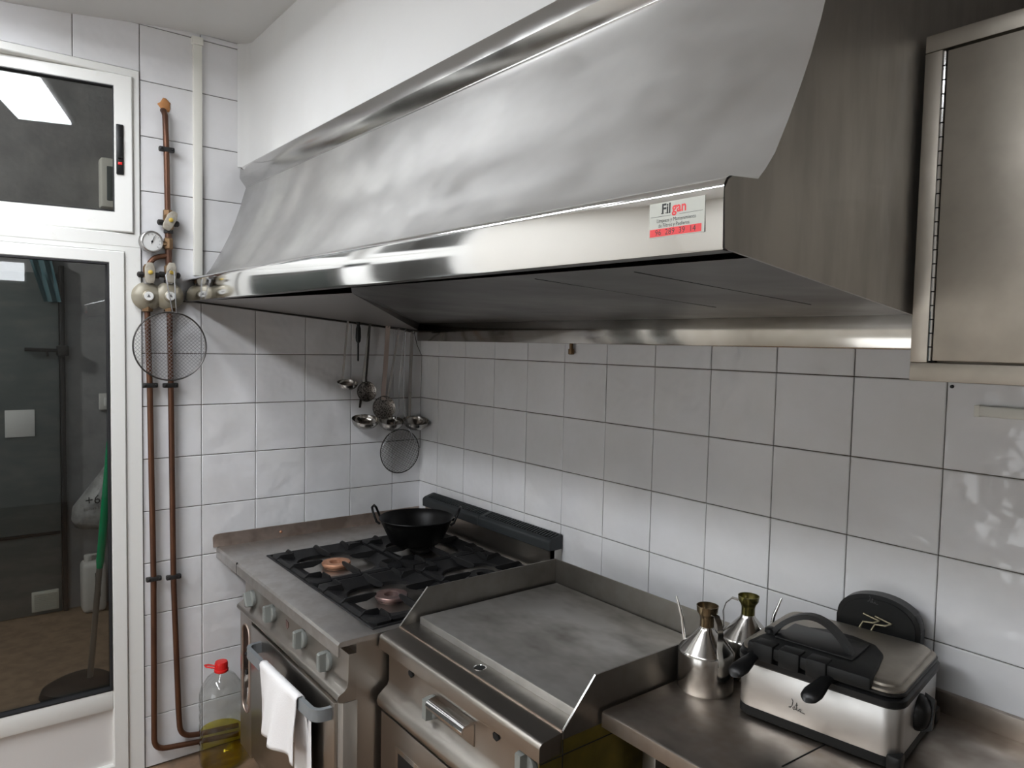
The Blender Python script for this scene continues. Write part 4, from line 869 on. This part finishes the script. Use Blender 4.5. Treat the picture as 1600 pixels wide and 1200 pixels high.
# ================================================================== OIL CRUETS
def cruet(label, c, r, handle_dir, spout_dir, zs, zn, zt, hs):
    t = thing('oil_cruet', label, 'oil cruet', c, 'steel oil cruets on the work table')
    z0 = c[2]
    MB().lathe([(.0002, 0), (r*.96, 0), (r, .004), (r, zs-.003), (r*.985, zs), (r*.95, zs+.004), (.020, zn-.008), (.0165, zn)], c, n=40, cap=False).build('body', 'cruet', t, smooth=35)
    hd_ = MB().lathe([(.0165, zn-.004), (.0165, zn+.018), (.019, zn+.026), (.0245, zn+.034), (.0255, zt-.004), (.0262, zt), (.0245, zt), (.023, zn+.036), (.0145, zn+.022), (.0002, zn+.022)], c, n=28, cap=False).build('neck', 'oilneck' if hs else 'oilneckb', t, smooth=40, label='oil-stained brownish neck')
    h = Vector((math.cos(handle_dir), math.sin(handle_dir), 0)); C0 = Vector(c); P_ = lambda d, z: C0+h*d+Vector((0, 0, z))
    q = [P_(.024, zt-.014), P_(.040, zt-.012), P_(.054, zt-.026), P_(.060, zn), P_(.057, zs+.022), P_(r*.99, zs-.004), P_(r*1.01, zs-.016)]
    side = Vector((-h.y, h.x, 0))
    MB().tube(q, .01, flat=(.014, .0022), up=side).build('handle', 'cruet', t, smooth=50)
    s = Vector((math.cos(spout_dir), math.sin(spout_dir), 0)); P2 = lambda d, z: C0+s*d+Vector((0, 0, z))
    MB().tube([P2(r*.80, zs+.008), P2(r*.80+.010, zn+.008), P2(r*.80+.026, zt+.006)], [.0052, .0042, .0030], 10).build('spout', 'steelpol', t, smooth=60)
az = math.atan2
toc = math.atan2(CAM.y+.36, CAM.x-1.945)           # direction from the cruets towards the room
cruet('front steel oil cruet with conical shoulder and strap handle', (1.946, -.362, TZ), .066, toc+.55, toc-1.9, .092, .150, .200, False)
c2 = at('y', -.215, 1159, 960)
cruet('rear steel oil cruet half hidden behind the fryer', (c2.x+.016, -.212, TZ), .064, toc-1.75, toc+1.45, .092, .150, .197, True)

# ================================================================== DEEP FRYER
FO = Vector((2.062, -.408, TZ)); FA = math.radians(8.5); FW, FD = .336, .292
E1 = Vector((math.cos(FA), math.sin(FA), 0)); E2 = Vector((-math.sin(FA), math.cos(FA), 0))
fx = lambda p: FO + E1*p.x + E2*p.y + Vector((0, 0, p.z))
fr = thing('deep_fryer', 'black and steel electric deep fryer on the work table', 'deep fryer', FO+E1*.15+E2*.14)
def rrect(u0, u1, v0, v1, r, z, n=5):
    o = []
    for cx, cy, a0 in ((u1-r, v0+r, -90), (u1-r, v1-r, 0), (u0+r, v1-r, 90), (u0+r, v0+r, 180)):
        for i in range(n+1):
            a = math.radians(a0+90*i/n); o.append((cx+r*math.cos(a), cy+r*math.sin(a), z))
    return o
def rstack(levels, name, m_, par=fr, smooth=35, label=None):
    mb = MB(fx); mb.loft([rrect(-i, FW+i, -i, FD+i, r, z) for i, r, z in levels]); return mb.build(name, m_, par, smooth=smooth, label=label)
rstack([(-.004, .030, .004), (.000, .032, .008), (.000, .032, .026), (-.003, .030, .027)], 'base', 'plastmatt')
mb = MB(fx)
for u, v in ((.03, .03), (FW-.03, .03), (.03, FD-.03), (FW-.03, FD-.03)): mb.lathe([(.012, 0), (.012, .006)], (u, v, 0), n=10)
mb.build('foot', 'plastmatt', fr, kind='stuff')
for u0, v0 in ((FW-.022, -.0025), (FW-.022, FD-.03)): MB(fx).box(u0, FW+.0045, v0, v0+.034, .002, .034, .005).build('corner_foot', 'plast', fr)
rstack([(-.001, .033, .026), (0, .034, .028), (0, .034, .122), (-.001, .034, .124)], 'housing', 'steel')
rstack([(.001, .034, .123), (.0045, .036, .127), (.0045, .036, .139), (.001, .034, .142), (-.002, .034, .143), (.001, .034, .147), (.001, .034, .151), (-.003, .034, .153)], 'rim', 'plast')
rstack([(-.002, .034, .152), (-.002, .034, .157), (-.005, .033, .160), (-.011, .030, .1605), (-.012, .030, .165), (-.016, .028, .168), (-.022, .026, .1695)], 'lid', 'steelcab', smooth=40, label='satin steel lid')
# black moulding over the front of the lid, arch handle, two basket grips
pf = [(.028, -.012), (FW-.052, -.012), (FW-.060, .06), (FW-.072, .135), (FW-.10, .175), (FW-.15, .192), (.13, .190), (.085, .165), (.05, .10), (.034, .05)]
lid = MB(fx).prism(pf, 'z', .150, .1775, .006, 2).build('lid_moulding', 'plastmatt', fr, smooth=35)
for u0, u1 in ((.045, .088), (.10, .145), (.158, .20)): MB(fx).box(u0, u1, -.018, .020, .142, .1815, .004).build('moulding_block', 'plastmatt', lid)
MB(fx).box(.065, FW-.105, .045, .155, .176, .182, .003).build('moulding_panel', 'plast', lid)
arcp = [(.052+.168*i/16, .070+.012*math.sin(PI*i/16), .178+.056*math.sin(PI*i/16)**.75) for i in range(17)]
MB(fx).tube(arcp, .01, flat=(.020, .011), up=(0, 1, 0)).build('lid_handle', 'plast', fr, smooth=50)
mb = MB(fx); mb.lathe([(.014, 0), (.013, .008), (.008, .011)], (.046, .07, .178), n=14); mb.build('handle_boss', 'plast', fr)
for u in (.050, .205):
    mb = MB(fx)
    lv = [(.010, .020, .011, .153), (-.010, .013, .009, .150), (-.024, .013, .009, .146), (-.042, .017, .011, .140), (-.062, .020, .0125, .134), (-.076, .018, .011, .130), (-.083, .011, .007, .128)]
    rows = [[(u-(.010-v)*.16+a*math.cos(2*PI*i/16), v+.004*math.sin(2*PI*i/16), z+b*math.sin(2*PI*i/16)) for i in range(16)] for v, a, b, z in lv]
    mb.loft(rows); mb.build('basket_grip', 'plast', fr, smooth=60)
# control head standing behind the lid
q = [at('y', -.075, 1311, 985), at('y', -.075, 1438, 985), at('y', -.075, 1370, 928)]
inv = lambda P: Vector(((P-FO).dot(E1), (P-FO).dot(E2), P.z-FO.z))
ua, ub, uz = inv(q[0]), inv(q[1]), inv(q[2])
u0, u1, zt = ua.x, ub.x, uz.z; um = (u0+u1)/2; rw = (u1-u0)/2
hp_ = [(u0, .09), (u1, .09)]
n_ = 22
hp_ += [(um+rw*math.cos(PI*i/n_), (zt-.066)+.066*math.sin(PI*i/n_)**.85) for i in range(n_+1)]
vv = FD+.006
ch = MB(fx).prism(hp_, 'y', vv, vv+.034, .004, 2).build('control_head', 'plast', fr, smooth=35)
ip = [(um+(rw-.010)*(1 if a > 0 else -1), .10) for a in (-1, 1)] + [(um+(rw-.010)*math.cos(PI*i/n_), (zt-.072)+.062*math.sin(PI*i/n_)**.85) for i in range(n_+1)]
MB(fx).prism(ip, 'y', vv-.003, vv+.001).build('face_panel', 'plastmatt', ch, smooth=0)
mb = MB(fx)
zc = .185
for du in (-.022, .004):
    mb.tube([(um+du-.008, vv-.004, zc+.012), (um+du+.030, vv-.012, zc+.006), (um+du+.018, vv-.020, zc+.001), (um+du-.004, vv-.016, zc-.003), (um+du-.010, vv-.022, zc-.018)], .0024, 8)
mb.build('heating_element', 'element', ch, smooth=60, kind='stuff')
def logo(mb, o, X_, Z_, s, th, N_):
    """the maker's spiky handwritten wordmark as thin flat strokes"""
    o = Vector(o); X_, Z_, N_ = Vector(X_), Vector(Z_), Vector(N_)
    P_ = lambda a, b: o+X_*a*s+Z_*b*s+N_*.0006
    for st_ in ([(.18, 1.0), (.30, .82), (.24, .42), (.10, .22), (-.05, .20), (.12, .32)], [(.30, .30), (.45, .42), (.50, .18), (.36, .14), (.30, .28)], [(.50, .20), (.62, .30), (.60, .80), (.62, .20), (.72, .14)], [(.48, .56), (.70, .62)], [(.72, .14), (.86, .34), (.98, .32), (.92, .12), (1.02, .12), (1.3, .10)], [(.86, .34), (.80, .16), (.94, .18)]):
        mb.tube([P_(a, b) for a, b in st_], .01, flat=(th, .0003), up=N_.cross((P_(*st_[-1])-P_(*st_[0])).normalized()))
a = inv(at('y', -.38, 1236, 1106)); mb = MB(fx); logo(mb, (a.x, -.0003, a.z), (1, 0, 0), (0, 0, 1), .026, .0013, (0, -1, 0)); mb.build('wordmark', 'ink', fr, smooth=0, kind='stuff')
mb = MB(fx); logo(mb, (um-.022, vv-.0035, zt-.022), (1, 0, 0), (0, 0, 1), .018, .0007, (0, -1, 0)); mb.build('wordmark', 'inkgrey', ch, smooth=0, kind='stuff')
# thermostat dial on the right side
cdl = (FW+.0002, .128, .080)
dl = MB(fx).lathe([(.037, 0), (.037, .004), (.034, .012), (.026, .019), (.014, .023), (.0005, .024)], cdl, (1, 0, 0), 30).build('thermostat_dial', 'plast', fr, smooth=50)
MB(fx).loft([[(FW+.008, .128-.012, .080-.036), (FW+.008, .128+.012, .080-.036), (FW+.008, .128+.030, .080+.030), (FW+.008, .128+.012, .080+.040)], [(FW+.027, .128-.006, .080-.028), (FW+.027, .128+.006, .080-.028), (FW+.027, .128+.022, .080+.024), (FW+.027, .128+.010, .080+.032)]]).build('dial_grip', 'plast', dl)

# ================================================================== OIL BOTTLE on the floor
M['oilc'] = glass_mat('golden_oil_clear', (0.93, 0.86, 0.30), 1.0)
bc = (0.128, -.962, FL)
bt = thing('oil_bottle', 'large clear plastic bottle of golden oil on the floor, red cap', 'bottle', bc)
pr = [(.0002, .004), (.058, .0), (.066, .008), (.0685, .022)]
for i in range(6):
    z = .045+.040*i; pr += [(.0685, z), (.0655, z+.008), (.0655, z+.012), (.0685, z+.020)]
pr += [(.068, .285), (.060, .315), (.042, .345), (.024, .362), (.0205, .368), (.0205, .388)]
pr = [(r*1.19 if r > .03 else r, z*1.015) for r, z in pr]
MB().lathe(pr, bc, n=40, cap=False).build('shell', 'pet', bt, smooth=60)
MB().lathe([(.0002, .007), (.067, .005), (.075, .012), (.0775, .026), (.0775, .138), (.0002, .138)], bc, n=40, cap=False).build('oil', 'oilc', bt, smooth=30)
MB().lathe([(.0245, .368), (.0265, .370), (.0265, .378), (.0225, .380)], bc, n=28).build('collar', 'redcap', bt)
cpz = MB().lathe([(.0235, .380), (.0235, .404), (.022, .408), (.0002, .409)], bc, n=28, cap=False).build('cap', 'redcap', bt, smooth=40)
mb = MB()
for i in range(28):
    a = 2*PI*i/28; mb.tube([(bc[0]+.0237*math.cos(a), bc[1]+.0237*math.sin(a), bc[2]+.382), (bc[0]+.0237*math.cos(a), bc[1]+.0237*math.sin(a), bc[2]+.402)], .0009, 4)
mb.build('cap_ribs', 'redcap', cpz, kind='stuff')
hdv = -Vector((RGT.x, RGT.y, 0)).normalized(); hpp = Vector((-hdv.y, hdv.x, 0)); C0 = Vector(bc)+Vector((0, 0, .384))
MB().tube([C0+hdv*.020+hpp*.008, C0+hdv*.055+hpp*.010+Vector((0, 0, .004)), C0+hdv*.064+Vector((0, 0, .006)), C0+hdv*.055-hpp*.010+Vector((0, 0, .004)), C0+hdv*.020-hpp*.008], .0035, 8).build('carry_ring', 'redcap', bt, smooth=60)
